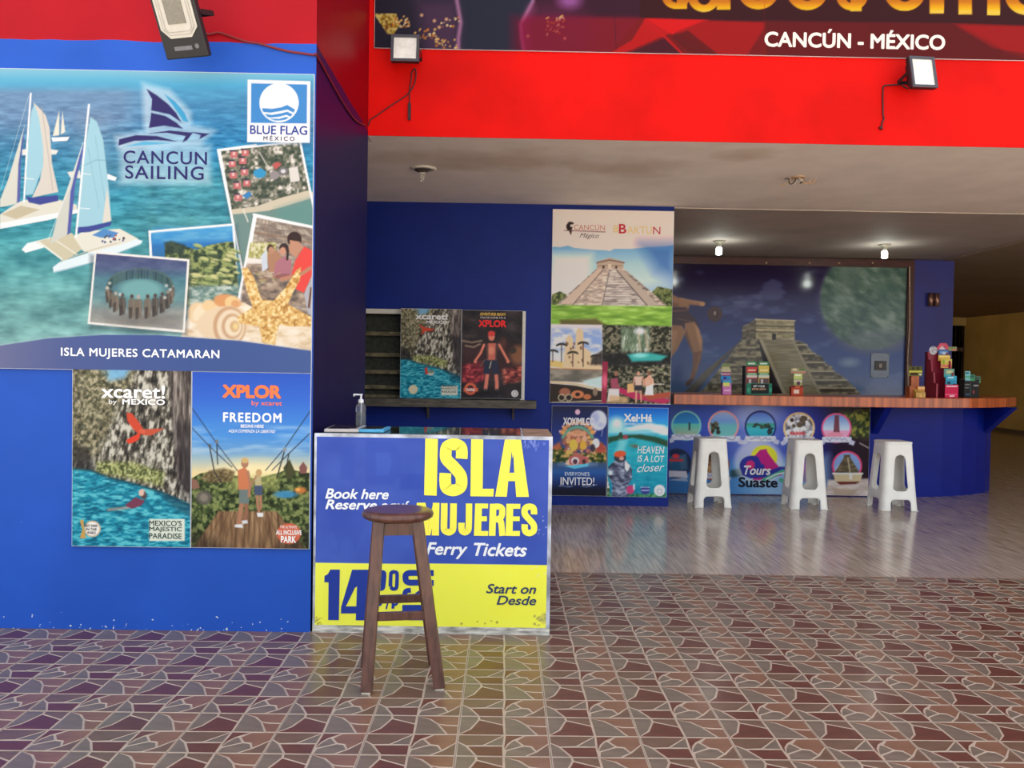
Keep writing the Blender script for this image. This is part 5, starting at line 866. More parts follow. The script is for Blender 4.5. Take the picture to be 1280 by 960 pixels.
for i, (c1, c2, cx) in enumerate((((210, 70, 70), (60, 140, 90), 933), ((214, 190, 90), (60, 140, 100), 948))):
    card(r, 'brochure', cx, cx+13.5, 466, 481, YS+.02, c1, bands=[(cx, 466, cx+14, 469, c2), (cx+2, 467, cx+12, 468, (210, 240, 220)), (cx, 469, cx+14, 472, (206, 206, 196)), (cx+1, 473, cx+13, 480, (90, 70, 76)), (cx+3, 474, cx+6, 480, (190, 180, 180))])
    card(r, 'brochure', cx, cx+13.5, 457 if i else 459, 470, YS+.05, c1, bands=[(cx+2, 462, cx+12, 463.5, (240, 220, 190)), (cx, 466, cx+14, 470, c2)])
    card(r, 'brochure', cx, cx+13, 452, 461, YS+.08, c2, bands=[(cx+2, 453.5, cx+11, 455.5, (220, 230, 220)), (cx, 457, cx+14, 461, (60, 60, 60) if i else (90, 60, 70))])
x0, x1, z0, z1 = px_box(989, 1005, 461, 495, YS)
r = thing('brochure_holder', 'small red brochure holder with a green leaflet, third on the bar', 'brochure holder', ((x0+x1)/2, YS, ZB), 'brochure holders on the bar')
rk = mat('holder_red', (176, 60, 36), rough=.4); bm = bmesh.new(); box(bm, x0+.01, x1-.005, YS, YS+.1, ZB, ZB+.1); obj('holder', bm, rk, r, world=True, bevel=.003)
card(r, 'front', 989, 1004, 482, 495, YS-.006, (180, 66, 40), bands=[(989, 482, 1004, 484.5, (120, 30, 26)), (992, 487, 999, 492, (226, 206, 190)), (994, 483, 1000, 484.5, (220, 120, 90))])
card(r, 'brochure', 992, 1003, 466.5, 483, YS+.03, (150, 170, 100), bands=[(992, 467, 1003, 474, (190, 206, 120)), (994, 468, 1001, 470, (240, 240, 220)), (992, 475, 1003, 478, (206, 190, 180)), (996, 477, 1000, 481, (90, 50, 80))])
card(r, 'header', 989, 1007, 460.5, 467, YS+.05, (170, 160, 120), bands=[(989, 465, 1007, 467, (196, 120, 120)), (991, 461, 996, 463, (226, 220, 190)), (999, 461, 1006, 463, (70, 110, 60))])
x0, x1, z0, z1 = px_box(1136, 1158, 458, 498, YS+.1); YT = YS+.12
r = thing('brochure_holder', 'orange wooden brochure stand with a green card on top, beside the pillar', 'brochure holder', ((x0+x1)/2, YT, ZB), 'brochure holders on the bar')
ok = mat('holder_orange', (190, 100, 50), rough=.45, var=.15, scale=10)
X0, X1, Z0, Z1 = px_box(1137, 1150, 483, 497, YT); obj('holder', B(X0, X1, YT, YT+.1, ZB, Z1), ok, r, world=True)
X0, X1, Z2, Z3 = px_box(1139, 1149, 469, 483, YT+.04); obj('post', B(X0, X1, YT+.04, YT+.08, Z1, Z3), ok, r, world=True)
card(r, 'header', 1136, 1153, 458, 470, YT+.03, (110, 120, 50), bands=[(1136, 458, 1153, 463, (90, 90, 40)), (1136, 463.4, 1153, 465.5, (214, 206, 80)), (1140, 459, 1143, 462, (40, 40, 26)), (1146, 459, 1149, 462, (40, 40, 26)), (1138, 466, 1147, 469, (60, 30, 30)), (1149, 467, 1152, 469, (230, 220, 220))])
X0, X1, Z0, Z1 = px_box(1145, 1157, 488, 497, YT-.07); bm = bmesh.new(); prism(bm, [(YT-.07, ZB), (YT, ZB), (YT, ZB+.1), (YT-.07, ZB+.055)], X0, X1, 'x'); obj('leaflet_tray', bm, mat('tray_yellow', (214, 170, 90), rough=.5, var=.2, scale=40), r, world=True)
card(r, 'brochure', 1147, 1156, 483, 492, YT-.03, (214, 150, 80), bands=[(1147, 484, 1156, 486, (236, 200, 140)), (1149, 488, 1155, 490, (190, 90, 60))])
YT = YS+.05; x0, x1, z0, z1 = px_box(1170, 1197.5, 440, 497, YT)
r = thing('brochure_holder', 'tall crimson stepped brochure stand with a red roof-shaped header, on the bar', 'brochure holder', ((x0+x1)/2, YT, ZB), 'brochure holders on the bar')
mk = mat('holder_crimson', (150, 34, 60), rough=.4); mk2 = mat('holder_magenta', (214, 30, 80), rough=.35)
prof = [(YT, ZB), (YT+.28, ZB), (YT+.28, z1), (YT+.22, z1), (YT+.2, z1-.09), (YT+.15, z1-.1), (YT+.12, ZB+.30), (YT+.08, ZB+.29), (YT+.06, ZB+.17), (YT, ZB+.16)]
for X in (x0, x1-.02):
    bm = bmesh.new(); prism(bm, prof, X, X+.02, 'x'); obj('side_panel', bm, mk, r, world=True)
bm = bmesh.new(); box(bm, x0, x1, YT+.26, YT+.28, ZB, z1); obj('back_panel', bm, mk, r, world=True)
card(r, 'front', 1181, 1198, 481, 497, YT-.006, (206, 30, 80), bands=[(1183, 482, 1197, 483.8, (240, 200, 210)), (1178, 492.5, 1196, 493.6, (236, 120, 150)), (1187, 494, 1193, 496, (240, 200, 210))])
card(r, 'brochure', 1182, 1196, 470, 481.5, YT+.03, (60, 170, 200), bands=[(1185, 471, 1192, 473, (190, 230, 240)), (1182, 475, 1196, 481, (50, 150, 190)), (1184, 477, 1188, 480, (20, 60, 80))])
card(r, 'brochure', 1180, 1193, 461, 472, YT+.09, (110, 160, 150), bands=[(1183, 463, 1191, 467, (196, 206, 150)), (1180, 468, 1193, 472, (90, 190, 190))])
card(r, 'brochure', 1176, 1190, 449, 460, YT+.16, (220, 190, 90), bands=[(1180, 450, 1190, 453, (214, 206, 110)), (1175, 456, 1190, 459, (230, 120, 110)), (1178, 450, 1181, 456, (150, 170, 60))])
card(r, 'brochure', 1173, 1188, 444, 451, YT+.2, (226, 190, 80), bands=[(1174, 445, 1187, 446.5, (240, 226, 150))])
card(r, 'picture', 1173, 1186, 437, 444.5, YT+.22, (70, 110, 170), bands=[(1175, 439, 1184, 442, (120, 160, 210)), (1178, 440, 1182, 443, (190, 206, 230))])
bm = bmesh.new(); Pq = [yp(*q, YT+.23) for q in ((1169, 437), (1175, 429), (1183, 429), (1187, 436), (1183.5, 437), (1178, 431.5), (1172, 438))]; prism(bm, [(q[0], q[2]) for q in Pq], YT+.225, YT+.235, 'y'); obj('header', bm, mat('header_red', (206, 60, 90), rough=.4), r, world=True)
bm = bmesh.new(); Pq = [yp(*q, YT+.24) for q in ((1172, 438), (1178, 431), (1184, 438))]; prism(bm, [(q[0], q[2]) for q in Pq], YT+.237, YT+.243, 'y'); obj('header', bm, mat('header_white', (230, 200, 210), rough=.4), r, world=True)
P = yp(1166.5, 438, YT+.22); bm = bmesh.new(); lathe(bm, [(.04, -.003), (.05, 0), (.04, .003)], (P[0], P[1], P[2]), 18, 'y'); obj('badge', bm, mat('badge_grey', (190, 190, 200), rough=.4, var=.3, scale=50), r, world=True)
card(r, 'badge', 1185.5, 1196, 433.5, 438.5, YT+.22, (150, 150, 110), bands=[(1187, 434, 1194, 436, (110, 140, 80)), (1190, 436.5, 1196, 438, (200, 110, 100))])
YT = YS+.25; x0, x1, z0, z1 = px_box(1205, 1224, 476, 497, YT)
r = thing('brochure_holder', 'black brochure box with teal leaflets, rightmost on the bar', 'brochure holder', ((x0+x1)/2, YT, ZB), 'brochure holders on the bar')
bm = bmesh.new(); box(bm, x0, x1, YT, YT+.008, ZB, z1); box(bm, x0, x0+.008, YT, YT+.12, ZB, z1+.01); box(bm, x1-.008, x1, YT, YT+.12, ZB, z1+.01); box(bm, x0, x1, YT+.112, YT+.12, ZB, z1+.02); box(bm, x0, x1, YT, YT+.12, ZB, ZB+.008); obj('holder', bm, gk, r, world=True)
card(r, 'front', 1205, 1224, 477, 497, YT-.006, (24, 28, 30), bands=[(1206, 480, 1212, 481.4, (120, 130, 130)), (1206, 484, 1211, 485.4, (110, 120, 120)), (1217, 481, 1223, 483, (150, 150, 150)), (1213, 478, 1213.7, 495, (80, 90, 96)), (1216, 488, 1218, 492, (150, 60, 60)), (1207, 492, 1212, 494, (60, 90, 130))])
for (a, b, c, d_, col, w_) in ((1206, 1213, 464, 477, (120, 190, 200), .02), (1212, 1219, 468, 477, (60, 130, 90), .045), (1215, 1226, 470, 477, (70, 100, 70), .07)): card(r, 'brochure', a, b, c, d_+2, YT+w_, col, bands=[(a+1, c+1.5, b-2, c+3, (30, 60, 90)), (a, c+6, b, c+8, (80, 170, 120))])
# ---------------------------------------------------------------- plastic stools
def plastic_stool(x, y, rz, label):
    r = thing('plastic_stool', label, 'stool', (x, y, 0), 'white plastic stools in front of the bar', (0, 0, rz))
    H, wt, wb, cr_ = .725, .148, .205, .32
    NS, NV = 96, 56
    def pt(s, v, o=0.):
        """s runs 0..4 round the four faces, v 0..1 up; rounded square section"""
        k = int(s) % 4; u = (s-int(s))*2-1; w = wb+(wt-wb)*v**.9+o; c = w*(.30)
        L = w-c; T = 2*L+math.pi*c/2; q = (u+1)/2*T
        a = math.pi/4*c
        if q < a: an = -math.pi/4+q/c; px_, py_ = -L+c*math.sin(an), -(L+c*math.cos(an))
        elif q > T-a: an = (q-(T-a))/c; px_, py_ = L+c*math.sin(an), -(L+c*math.cos(an))
        else: px_, py_ = -L+(q-a), -(L+c)
        an = k*math.pi/2; return Vector((px_*math.cos(an)-py_*math.sin(an), px_*math.sin(an)+py_*math.cos(an), v*H))
    def sdf(s, v):
        """negative inside an opening; distances in metres of face width / height"""
        u = ((s-int(s))*2-1); w = wb+(wt-wb)*v; X = u*w*1.0; Z = v*H
        def rb(cx, cz, hx, hz, rr): qx, qz = abs(X-cx)-hx+rr, abs(Z-cz)-hz+rr; return math.hypot(max(qx, 0), max(qz, 0))+min(max(qx, qz), 0)-rr
        hx = .074+(.104-.074)*(1-(Z-.21)/.37) if .21 < Z < .6 else .09
        hx = .078-.034*(min(max((Z-.21)/.38, 0), 1))+.012
        a = rb(0, .4, hx, .19, min(.05, hx*.95)); b = rb(0, .02, .118, .10, .045); return min(a, b)
    bm = bmesh.new(); G = {}
    for j in range(NV+1):
        for i in range(NS): G[i, j] = bm.verts.new(pt(i*4/NS, j/NV))
    par = {v_: (k_[0]*4/NS, k_[1]/NV) for k_, v_ in G.items()}
    for j in range(NV):
        for i in range(NS):
            s, v_ = ((i+.5)*4/NS), (j+.5)/NV
            if sdf(s, v_) < 0: continue
            bm.faces.new((G[i, j], G[(i+1) % NS, j], G[(i+1) % NS, j+1], G[i, j+1]))
    for v_ in [v_ for v_ in bm.verts if not v_.link_faces]: par.pop(v_, None); bm.verts.remove(v_)
    for v_ in bm.verts:
        if any(len(e.link_faces) == 1 for e in v_.link_edges):
            s, t = par[v_]
            if t < .001 or t > .999: continue
            for _ in range(3):
                e = 1e-3; d0 = sdf(s, t)
                sb = int(s+1e-9)
                gs = (sdf(min(s+e, sb+.999), t)-sdf(max(s-e, sb+.0001), t))/(2*e); gt = (sdf(s, t+e)-sdf(s, t-e))/(2*e); g2 = gs*gs+gt*gt
                if g2 < 1e-6: break
                s -= max(-.02, min(.02, d0*gs/g2)); t -= max(-.02, min(.02, d0*gt/g2)); s = max(sb+.0001, min(sb+.999, s))
            v_.co = pt(s, max(0, min(1, t)))
    pm = mat('white_plastic', (247, 244, 236), rough=.28, var=.03, scale=6)
    o = obj('body', bm, pm, r, smooth=True); so = o.modifiers.new('solid', 'SOLIDIFY'); so.thickness = .004; so.offset = -1; o['label'] = 'hollow tapered body with arched openings'
    bm = bmesh.new()
    ring = lambda w, z: [Vector((pt(i*4/48, 1, w).x, pt(i*4/48, 1, w).y, z)) for i in range(48)]
    prev = None
    for w, z in ((.003, H-.02), (.006, H-.008), (.003, H+.003), (-.012, H+.008), (-.1, H+.005)):
        cur = [bm.verts.new(p) for p in ring(w, z)]
        if prev:
            for i in range(48): bm.faces.new((prev[i], prev[(i+1) % 48], cur[(i+1) % 48], cur[i]))
        prev = cur
    bm.faces.new(prev); o = obj('seat', bm, pm, r, smooth=True)
    bm = bmesh.new()
    for a in range(6): lathe(bm, [(.006, H+.0052), (.006, H+.0062)], (.022*math.cos(a*math.pi/3), .022*math.sin(a*math.pi/3), 0), 8)
    obj('seat_holes', bm, gk, r)
    for sx in (-1, 1):
        for sy in (-1, 1): obj('foot', B(sx*.172-.022, sx*.172+.022, sy*.172-.022, sy*.172+.022, 0, .006), pm, r)
    return r
plastic_stool(2.235, 9.165, .03, 'white plastic stool left of the swirl emblem, leftmost of the three')
plastic_stool(3.26, 9.145, -.02, 'white plastic stool between the other two, right of the swirl emblem')
plastic_stool(4.205, 9.13, .05, 'white plastic stool before the plain blue part of the bar')
# ---------------------------------------------------------------- wooden bar stool by the ticket desk
r = thing('bar_stool', 'tall dark brown wooden bar stool with a round seat', 'bar stool', (-.44, 4.0, 0))
wd = mat('stool_wood', (92, 58, 48), rough=.32, var=.2, scale=14, stretch=(3, 3, .6), coat=.2, croug=.2)
SC = yp(497.5, 636, 4.0); cx, cz = SC[0], .80
bm = bmesh.new(); lathe(bm, [(.10, cz-.04), (.152, cz-.038), (.164, cz-.03), (.168, cz-.018), (.164, cz-.006), (.152, cz), (.1, cz+.001)], (cx, 4.0, 0), 48); obj('seat', bm, wd, r, world=True, smooth=True)
F = [(fl(457.5, 867), yp(480, 655, 3.915)), (fl(549.5, 862), yp(522, 655, 3.915)), (fl(541, 832), yp(519, 652, 4.085)), (None, None)]
ft_ = []
for sx, sy in ((-1, -1), (1, -1), (1, 1), (-1, 1)):
    ca, sa = math.cos(.165), math.sin(.165); rt = lambda u, v: (u*ca-v*sa, u*sa+v*ca); e1 = rt(sx*.165, sy*.155); e2 = rt(sx*.088, sy*.085)
    bot = Vector((-.462+e1[0], 3.99+e1[1], 0)); top = Vector((cx+e2[0], 4.0+e2[1], cz-.036)); ft_.append((bot, top))
    bm = bmesh.new(); bar(bm, bot+Vector((0, 0, .006)), top, .052, .036); obj('leg', bm, wd, r, world=True, bevel=.004)
    obj('foot_pad', B(bot.x-.02, bot.x+.02, bot.y-.016, bot.y+.016, 0, .008), mat('pad_pale', (190, 180, 165)), r, world=True)
L_ = lambda i, z: ft_[i][0].lerp(ft_[i][1], z/(cz-.036))
for i, j, z in ((0, 1, .335), (2, 3, .345), (0, 3, .25), (1, 2, .25)):
    bm = bmesh.new(); bar(bm, L_(i, z), L_(j, z), .022, .038, (0, 1, 0) if abs(i-j) != 3 and (i, j) != (1, 2) else (1, 0, 0)); obj('rung', bm, wd, r, world=True, bevel=.002)
for i, j in ((0, 1), (2, 3), (0, 3), (1, 2)):
    bm = bmesh.new(); z = cz-.075; bar(bm, L_(i, z), L_(j, z), .018, .055, (0, 1, 0) if (i, j) in ((0, 1), (2, 3)) else (1, 0, 0)); obj('apron', bm, wd, r, world=True)
# ---------------------------------------------------------------- ticket desk
DX0, DX1, DY0, DY1, DH = -1.034, .271, YW, 5.2, 1.10
r = thing('ticket_desk', 'blue and yellow ferry ticket desk against the pier', 'desk', ((DX0+DX1)/2, (DY0+DY1)/2, 0))
al = mat('desk_trim', (186, 192, 205), rough=.45, var=.25, scale=9, metal=.2); tl = mat('desk_side', (60, 130, 190), rough=.4, var=.2, scale=6)
bm = bmesh.new(); box(bm, DX0+.01, DX1-.01, DY0+.012, DY1, .01, DH-.02); obj('body', bm, tl, r, world=True)
obj('trim', B(DX0, DX1, DY0, DY0+.03, DH-.02, DH-.002), al, r, world=True, label='worn white top edge'); obj('trim', B(DX0, DX1, DY0-.002, DY0+.02, 0.0, .042), mat('desk_skirt', (200, 196, 186), rough=.6, var=.3, scale=12, stretch=(1, 1, 5)), r, world=True, label='scuffed white skirting')
obj('trim', B(DX1-.02, DX1, DY0-.002, DY0+.03, .042, DH-.02), al, r, world=True, label='pale right corner strip'); obj('trim', B(DX0, DX0+.013, DY0-.002, DY0+.03, .042, DH-.02), al, r, world=True, label='pale left corner strip')
fr_ = obj('front_panel', B(DX0+.013, DX1-.02, DY0-.001, DY0+.012, .042, DH-.02), edge_m, r, world=True)
print_panel('print', fr_, DY0-.0022, DX0+.013, DX1-.02, .042, DH-.02, p_ticket, 1.1, 1., print_mat('laminated_print', .4, .0)); DT = DY0-.0045
YE = (254, 244, 90); WT = (240, 242, 250); NB = (40, 62, 150); ND = (58, 70, 100)
G1 = (510, 540, 1/6)
block_letters(r, DT, G1, YE, [
    [('p', [(130, 49), (224, 52), (215, 478), (121, 474)])],
    [('s', 88, [(402, 200), (404, 150), (392, 108), (343, 92), (294, 110), (283, 160), (290, 205), (345, 262), (392, 320), (402, 370), (392, 415), (340, 438), (290, 420), (279, 370), (281, 308)])],
    [('p', [(474, 54), (564, 56), (560, 426), (644, 426), (641, 484), (468, 482)])],
    [('p', [(727, 57), (787, 57), (760, 310), (752, 370), (741, 486), (654, 484)]), ('p', [(787, 57), (847, 58), (907, 487), (812, 487), (803, 370), (797, 310)]), ('p', [(762, 306), (802, 306), (806, 368), (752, 368)]), ('p', [(768, 57), (806, 57), (786, 195), (784, 195)])]])
block_letters(r, DT, G1, YE, [
    [('p', [(66, 530), (120, 530), (112, 775), (56, 775)]), ('p', [(90, 530), (130, 530), (158, 640), (150, 775), (130, 775)]), ('p', [(186, 530), (236, 532), (232, 776), (178, 776)]), ('p', [(150, 775), (168, 775), (214, 560), (190, 530), (158, 660)])],
    [('s', 50, [(272, 534), (271, 640), (270, 720), (280, 742), (306, 752), (328, 742), (338, 720), (340, 640), (342, 535)])],
    [('s', 48, [(458, 536), (457, 640), (454, 724), (442, 745), (424, 752), (406, 742), (401, 720), (401, 680)])],
    [('p', [(504, 536), (556, 536), (548, 779), (494, 778)]), ('p', [(540, 536), (601, 537), (600, 573), (540, 573)]), ('p', [(540, 632), (592, 632), (592, 669), (540, 669)]), ('p', [(540, 742), (602, 742), (600, 779), (540, 779)])],
    [('p', [(614, 538), (664, 538), (656, 779), (606, 779)]), ('s', 46, [(650, 560), (680, 560), (704, 572), (706, 600), (702, 632), (680, 652), (652, 655)]), ('s', 46, [(676, 655), (696, 672), (702, 710), (708, 779)])],
    [('p', [(738, 538), (790, 538), (784, 779), (732, 779)]), ('p', [(776, 538), (843, 539), (842, 576), (776, 576)]), ('p', [(776, 633), (838, 633), (838, 668), (776, 668)]), ('p', [(776, 742), (840, 742), (838, 780), (776, 780)])],
    [('s', 48, [(945, 618), (945, 590), (938, 568), (912, 560), (884, 568), (874, 592), (880, 622), (915, 662), (940, 692), (946, 720), (938, 746), (910, 758), (884, 748), (875, 722), (876, 692)])]])
G2 = (390, 695, 170/1280)
block_letters(r, DT, G2, NB, [
    [('p', [(172, 128), (262, 128), (252, 604), (152, 603), (156, 248), (116, 246), (118, 188), (150, 170)])],
    [('p', [(378, 129), (560, 129), (548, 300), (530, 480), (520, 606), (412, 604), (418, 543), (270, 540), (272, 488)][:2]+[(558, 168), (404, 300), (318, 474), (360, 474), (548, 474), (556, 540), (272, 541), (274, 480)]), ('p', [(430, 129), (560, 129), (548, 606), (412, 605)])],
    [('s', 36, [(672, 160), (666, 220), (660, 290), (668, 312)]), ('s', 34, [(600, 300), (606, 170), (622, 150), (650, 148), (680, 160), (680, 220), (672, 290), (660, 308), (628, 312), (604, 300)])],
    [('s', 34, [(738, 290), (742, 175), (756, 152), (776, 150), (798, 160), (801, 200), (796, 290), (782, 308), (760, 310), (740, 292)])],
    [('p', [(602, 420), (632, 420), (626, 500), (600, 500)]), ('s', 22, [(626, 415), (646, 425), (646, 455), (622, 464)])], [('p', [(712, 420), (726, 420), (704, 500), (690, 500)])],
    [('p', [(750, 412), (778, 412), (774, 496), (748, 496)]), ('s', 22, [(770, 412), (796, 424), (796, 452), (770, 462)])],
    [('s', 56, [(1145, 160), (1000, 160), (920, 160), (886, 174), (880, 204), (888, 236), (920, 250), (1000, 250), (1145, 254)])],
    [('s', 46, [(930, 322), (890, 328), (875, 352), (880, 400), (905, 416), (950, 400), (1010, 350), (1060, 330), (1110, 345), (1120, 385), (1110, 410), (1070, 416)])],
    [('p', [(850, 460), (1140, 460), (1138, 520), (850, 520)]), ('s', 46, [(872, 500), (878, 560), (900, 580), (1000, 582), (1090, 580), (1112, 560), (1116, 500)]), ]])
text('Ferry', r, DT, (532.5, 678, 584.5, 698.8), WT, .025, .25); text('Tickets', r, DT, (592, 678.8, 659, 695.6), WT, .025, .25); text('Book here', r, DT, (406.6, 611, 486, 624), WT, .025, .25); text('Reserve aquí', r, DT, (406.6, 625, 512, 641), WT, .025, .25)
text('Start on', r, DT, (607.5, 730, 670.6, 742.3), ND, .02, .25); text('Desde', r, DT, (620.6, 744.7, 670.6, 756.5), ND, .02, .25)
dt = mat('desk_glass_top', (40, 52, 50), rough=.06, var=.15, scale=3, spec=.9, coat=.5)
obj('top', B(DX0+.03, DX1-.17, DY0+.03, DY1, DH-.02, DH), dt, r, world=True, label='dark glass top'); obj('top', B(DX1-.165, DX1, DY0+.03, DY1, DH-.02, DH), mat('desk_wood_end', (150, 118, 96), rough=.5, var=.3, scale=10), r, world=True, label='worn bare wooden end of the top')
bm = bmesh.new(); box(bm, DX1-.169, DX1-.163, DY0+.03, DY1, DH-.015, DH+.004); obj('strip', bm, al, r, world=True)
# things on the desk
def slab(name, label, cat, x, y, rz, w, d, c_edge, c_top):
    r = thing(name, label, cat, (x, y, DH+.0012), None, (0, 0, rz))
    obj('case', B(-w/2, w/2, -d/2, d/2, 0, .018), c_edge, r, bevel=.003); obj('window', B(-w/2+.012, w/2-.02, -d/2+.05, d/2-.015, .018, .0195), c_top, r)
    obj('label_strip', B(-w/2+.02, w/2-.05, -d/2+.012, -d/2+.04, .018, .0192), mat('strip_dark', (70, 66, 74), rough=.4), r); return r
slab('sales_pad', 'grey slim case with a dark window, leftmost on the desk', 'box', -.90, 4.86, .02, .19, .30, mat('case_grey', (186, 178, 176), rough=.45), mat('case_window', (40, 38, 50), rough=.15))
slab('sales_pad', 'bright blue slim case with a dark window, in front of the bottle', 'box', -.735, 4.84, -.03, .15, .24, mat('case_blue', (70, 160, 205), rough=.4), MATS['case_window'])
P = yp(451, 520, 5.12); r = thing('sanitizer_bottle', 'clear hand sanitizer bottle with a white pump on the desk', 'bottle', (P[0], 5.12, DH))
cl = mat('clear_plastic', (225, 228, 232), rough=.06, var=0, trans=.9, ior=1.3); wh = mat('pump_white', (235, 236, 240), rough=.35, var=.02)
bm = bmesh.new(); lathe(bm, [(.026, 0), (.031, .006), (.031, .115), (.028, .13), (.014, .145), (.013, .15)], (P[0], 5.12, DH), 24); obj('bottle', bm, cl, r, world=True, smooth=True)
bm = bmesh.new(); lathe(bm, [(.024, .003), (.028, .007), (.028, .09)], (P[0], 5.12, DH), 20); obj('gel', bm, mat('gel', (205, 210, 214), rough=.1, var=0, trans=.8, ior=1.2), r, world=True, smooth=True)
bm = bmesh.new(); lathe(bm, [(.016, .146), (.016, .165), (.009, .168), (.006, .172), (.006, .19), (.010, .192), (.010, .2)], (P[0], 5.12, DH), 18); box(bm, P[0]-.045, P[0], 5.114, 5.126, DH+.191, DH+.2); box(bm, P[0]-.045, P[0]-.038, 5.114, 5.126, DH+.184, DH+.192); obj('pump', bm, wh, r, world=True)
bm = bmesh.new(); tube(bm, [(P[0], 5.12, DH+.01), (P[0]+.002, 5.12, DH+.146)], .0025); obj('dip_tube', bm, wh, r, world=True)
# shelf under the hatch
a, b = yp(457, 498, 8.8), yp(670.5, 500, 8.8); r = thing('shelf', 'grey wooden shelf board under the serving hatch', 'shelf', (-.56, 8.9, 1.03))
shm = mat('shelf_board', (104, 96, 84), rough=.55, c2=(70, 64, 56), scale=7, stretch=(1, 3, 6)); obj('board', B(-2.05, b[0], 8.8, YB, 1.03, 1.112), shm, r, world=True, bevel=.003)
for X in (-1.7, -.8, .1):
    bm = bmesh.new(); prism(bm, [(YB, .9), (YB, 1.03), (YB-.14, 1.03)], X-.01, X+.01, 'x'); obj('bracket', bm, shm, r, world=True)
# ---------------------------------------------------------------- floodlights and cables
blk = mat('flood_black', (26, 26, 30), rough=.4, var=.1, scale=20); ref = mat('flood_reflector', (196, 194, 186), rough=.35, var=.02); led = mat('flood_led', (128, 126, 116), rough=.35, var=.06, scale=90)
def floodlight(label, c, size, rot, big=False):
    w, h = size; r = thing('floodlight', label, 'floodlight', c, None, rot)
    bm = bmesh.new(); box(bm, -w/2, w/2, 0, .035, -h/2, h/2); box(bm, -w/2+.02, w/2-.02, .035, .06, -h/2+.03, h/2-.03); obj('housing', bm, blk, r, bevel=.006)
    bm = bmesh.new()
    for k in range(7): box(bm, -w/2+.03+k*(w-.06)/6-.003, -w/2+.03+k*(w-.06)/6+.003, .06, .075, -h/2+.04, h/2-.04)
    obj('cooling_fins', bm, blk, r)
    if big:
        y0 = -h/2+.10; x_, t = w/2-.018, h/2-.015; c8 = .045
        bm = bmesh.new(); prism(bm, [(-x_+c8, y0), (x_-c8, y0), (x_, y0+c8), (x_, t-c8), (x_-c8, t), (-x_+c8, t), (-x_, t-c8), (-x_, y0+c8)], -.004, .0, 'y'); obj('reflector', bm, ref, r)
        for k in (1, 2):
            q = .014*k; bm = bmesh.new(); o_ = [(-x_+c8, y0+q), (x_-c8, y0+q), (x_-q, y0+c8), (x_-q, t-c8), (x_-c8, t-q), (-x_+c8, t-q), (-x_+q, t-c8), (-x_+q, y0+c8)]; i_ = [(u*.965, (v-(y0+t)/2)*.975+(y0+t)/2) for u, v in o_]
            A_ = [bm.verts.new((u, -.0045-.001*k, v)) for u, v in o_]; B_ = [bm.verts.new((u, -.0045-.001*k, v)) for u, v in i_]
            for i in range(8): bm.faces.new((A_[i], A_[(i+1) % 8], B_[(i+1) % 8], B_[i]))
            obj('reflector_step', bm, mat('flood_step', (164, 162, 156), rough=.4), r)
        m_ = (y0+t)/2; obj('led_plate', B(-.052, .052, -.008, -.004, m_-.085, m_+.085), led, r)
        obj('rating_label', B(-.06, .045, -.001, .0, -h/2+.040, -h/2+.060), mat('flood_label', (110, 112, 120), rough=.5), r); bm = bmesh.new(); lathe(bm, [(.012, -.0015), (.012, 0)], (w/2-.05, 0, -h/2+.055), 14, 'y'); obj('emblem', bm, MATS['flood_label'], r)
    else:
        obj('reflector', B(-w/2+.02, w/2-.02, -.002, 0, -h/2+.02, h/2-.02), mat('flood_panel', (238, 236, 226), rough=.2, c2=(205, 200, 190), scale=12, coat=.6), r)
        for (x0, x1, z0, z1) in ((-w/2, w/2, h/2-.02, h/2), (-w/2, w/2, -h/2, -h/2+.02), (-w/2, -w/2+.02, -h/2+.02, h/2-.02), (w/2-.02, w/2, -h/2+.02, h/2-.02)): obj('bezel', B(x0, x1, -.012, .0, z0, z1), mat('flood_bezel', (62, 60, 70), rough=.4), r)
        obj('glass', B(-w/2+.02, w/2-.02, -.009, -.007, -h/2+.02, h/2-.02), mat('flood_glass', (240, 245, 245), rough=.03, var=0, alpha=.14, spec=.9), r)
    bm = bmesh.new()
    for s in (-1, 1): bar(bm, (s*(w/2+.006), .03, 0), (s*(w/2+.006), .13, -.02), .006, .025)
    bar(bm, (-w/2-.009, .13, -.02), (w/2+.009, .13, -.02), .006, .025, (0, 1, 0)); obj('bracket', bm, blk, r); return r
P = Vector(yp(234.5, 73, 4.45)); th, ps = math.radians(28), math.radians(-16); upv = Vector((math.sin(th)*math.sin(ps), -math.sin(th)*math.cos(ps), math.cos(th)))
floodlight('large black floodlight tilted over the sailing banner', tuple(P+upv*.21), (.25, .42), (th, 0, ps), True)
P = yp(506.5, 60.5, 6.24); floodlight('small square floodlight at the left end of the overhead banner', (P[0], 6.24, P[2]), (.205, .20), (math.radians(-6), 0, 0))
P = yp(1153.5, 90.5, 6.24); floodlight('small square floodlight turned aside at the right, with a hooked cable', (P[0], 6.24, P[2]), (.215, .235), (math.radians(-8), math.radians(-3.5), math.radians(14)))
cab = mat('cable_red_painted', (120, 22, 26), rough=.5); cab2 = mat('cable_dark', (50, 14, 22), rough=.5)
W2 = lambda pts, Y: [tuple(yp(x, y, Y)) for x, y in pts]
bm = bmesh.new(); a_ = W2([(256, 41), (262, 43), (270, 41), (278, 42), (292, 47), (308, 52), (322, 54), (340, 59), (360, 64), (380, 67), (393, 69)], YW-.008); a_ += [(XS+.004, YW-.004, a_[-1][2]-.003)]
for q in ((415, 104), (430, 130), (444, 150), (456, 156.5)):
    d_ = (q[0]-640)/FPX*RR-(q[1]-480)/FPX*UU+FW; t_ = (XS+.008)/d_[0]; a_.append(tuple(CC+d_*t_))
tube(bm, spline(a_, 5), .006); tag(obj('cable', bm, cab), 'red painted cable running from the large floodlight round the pier corner', 'cable')
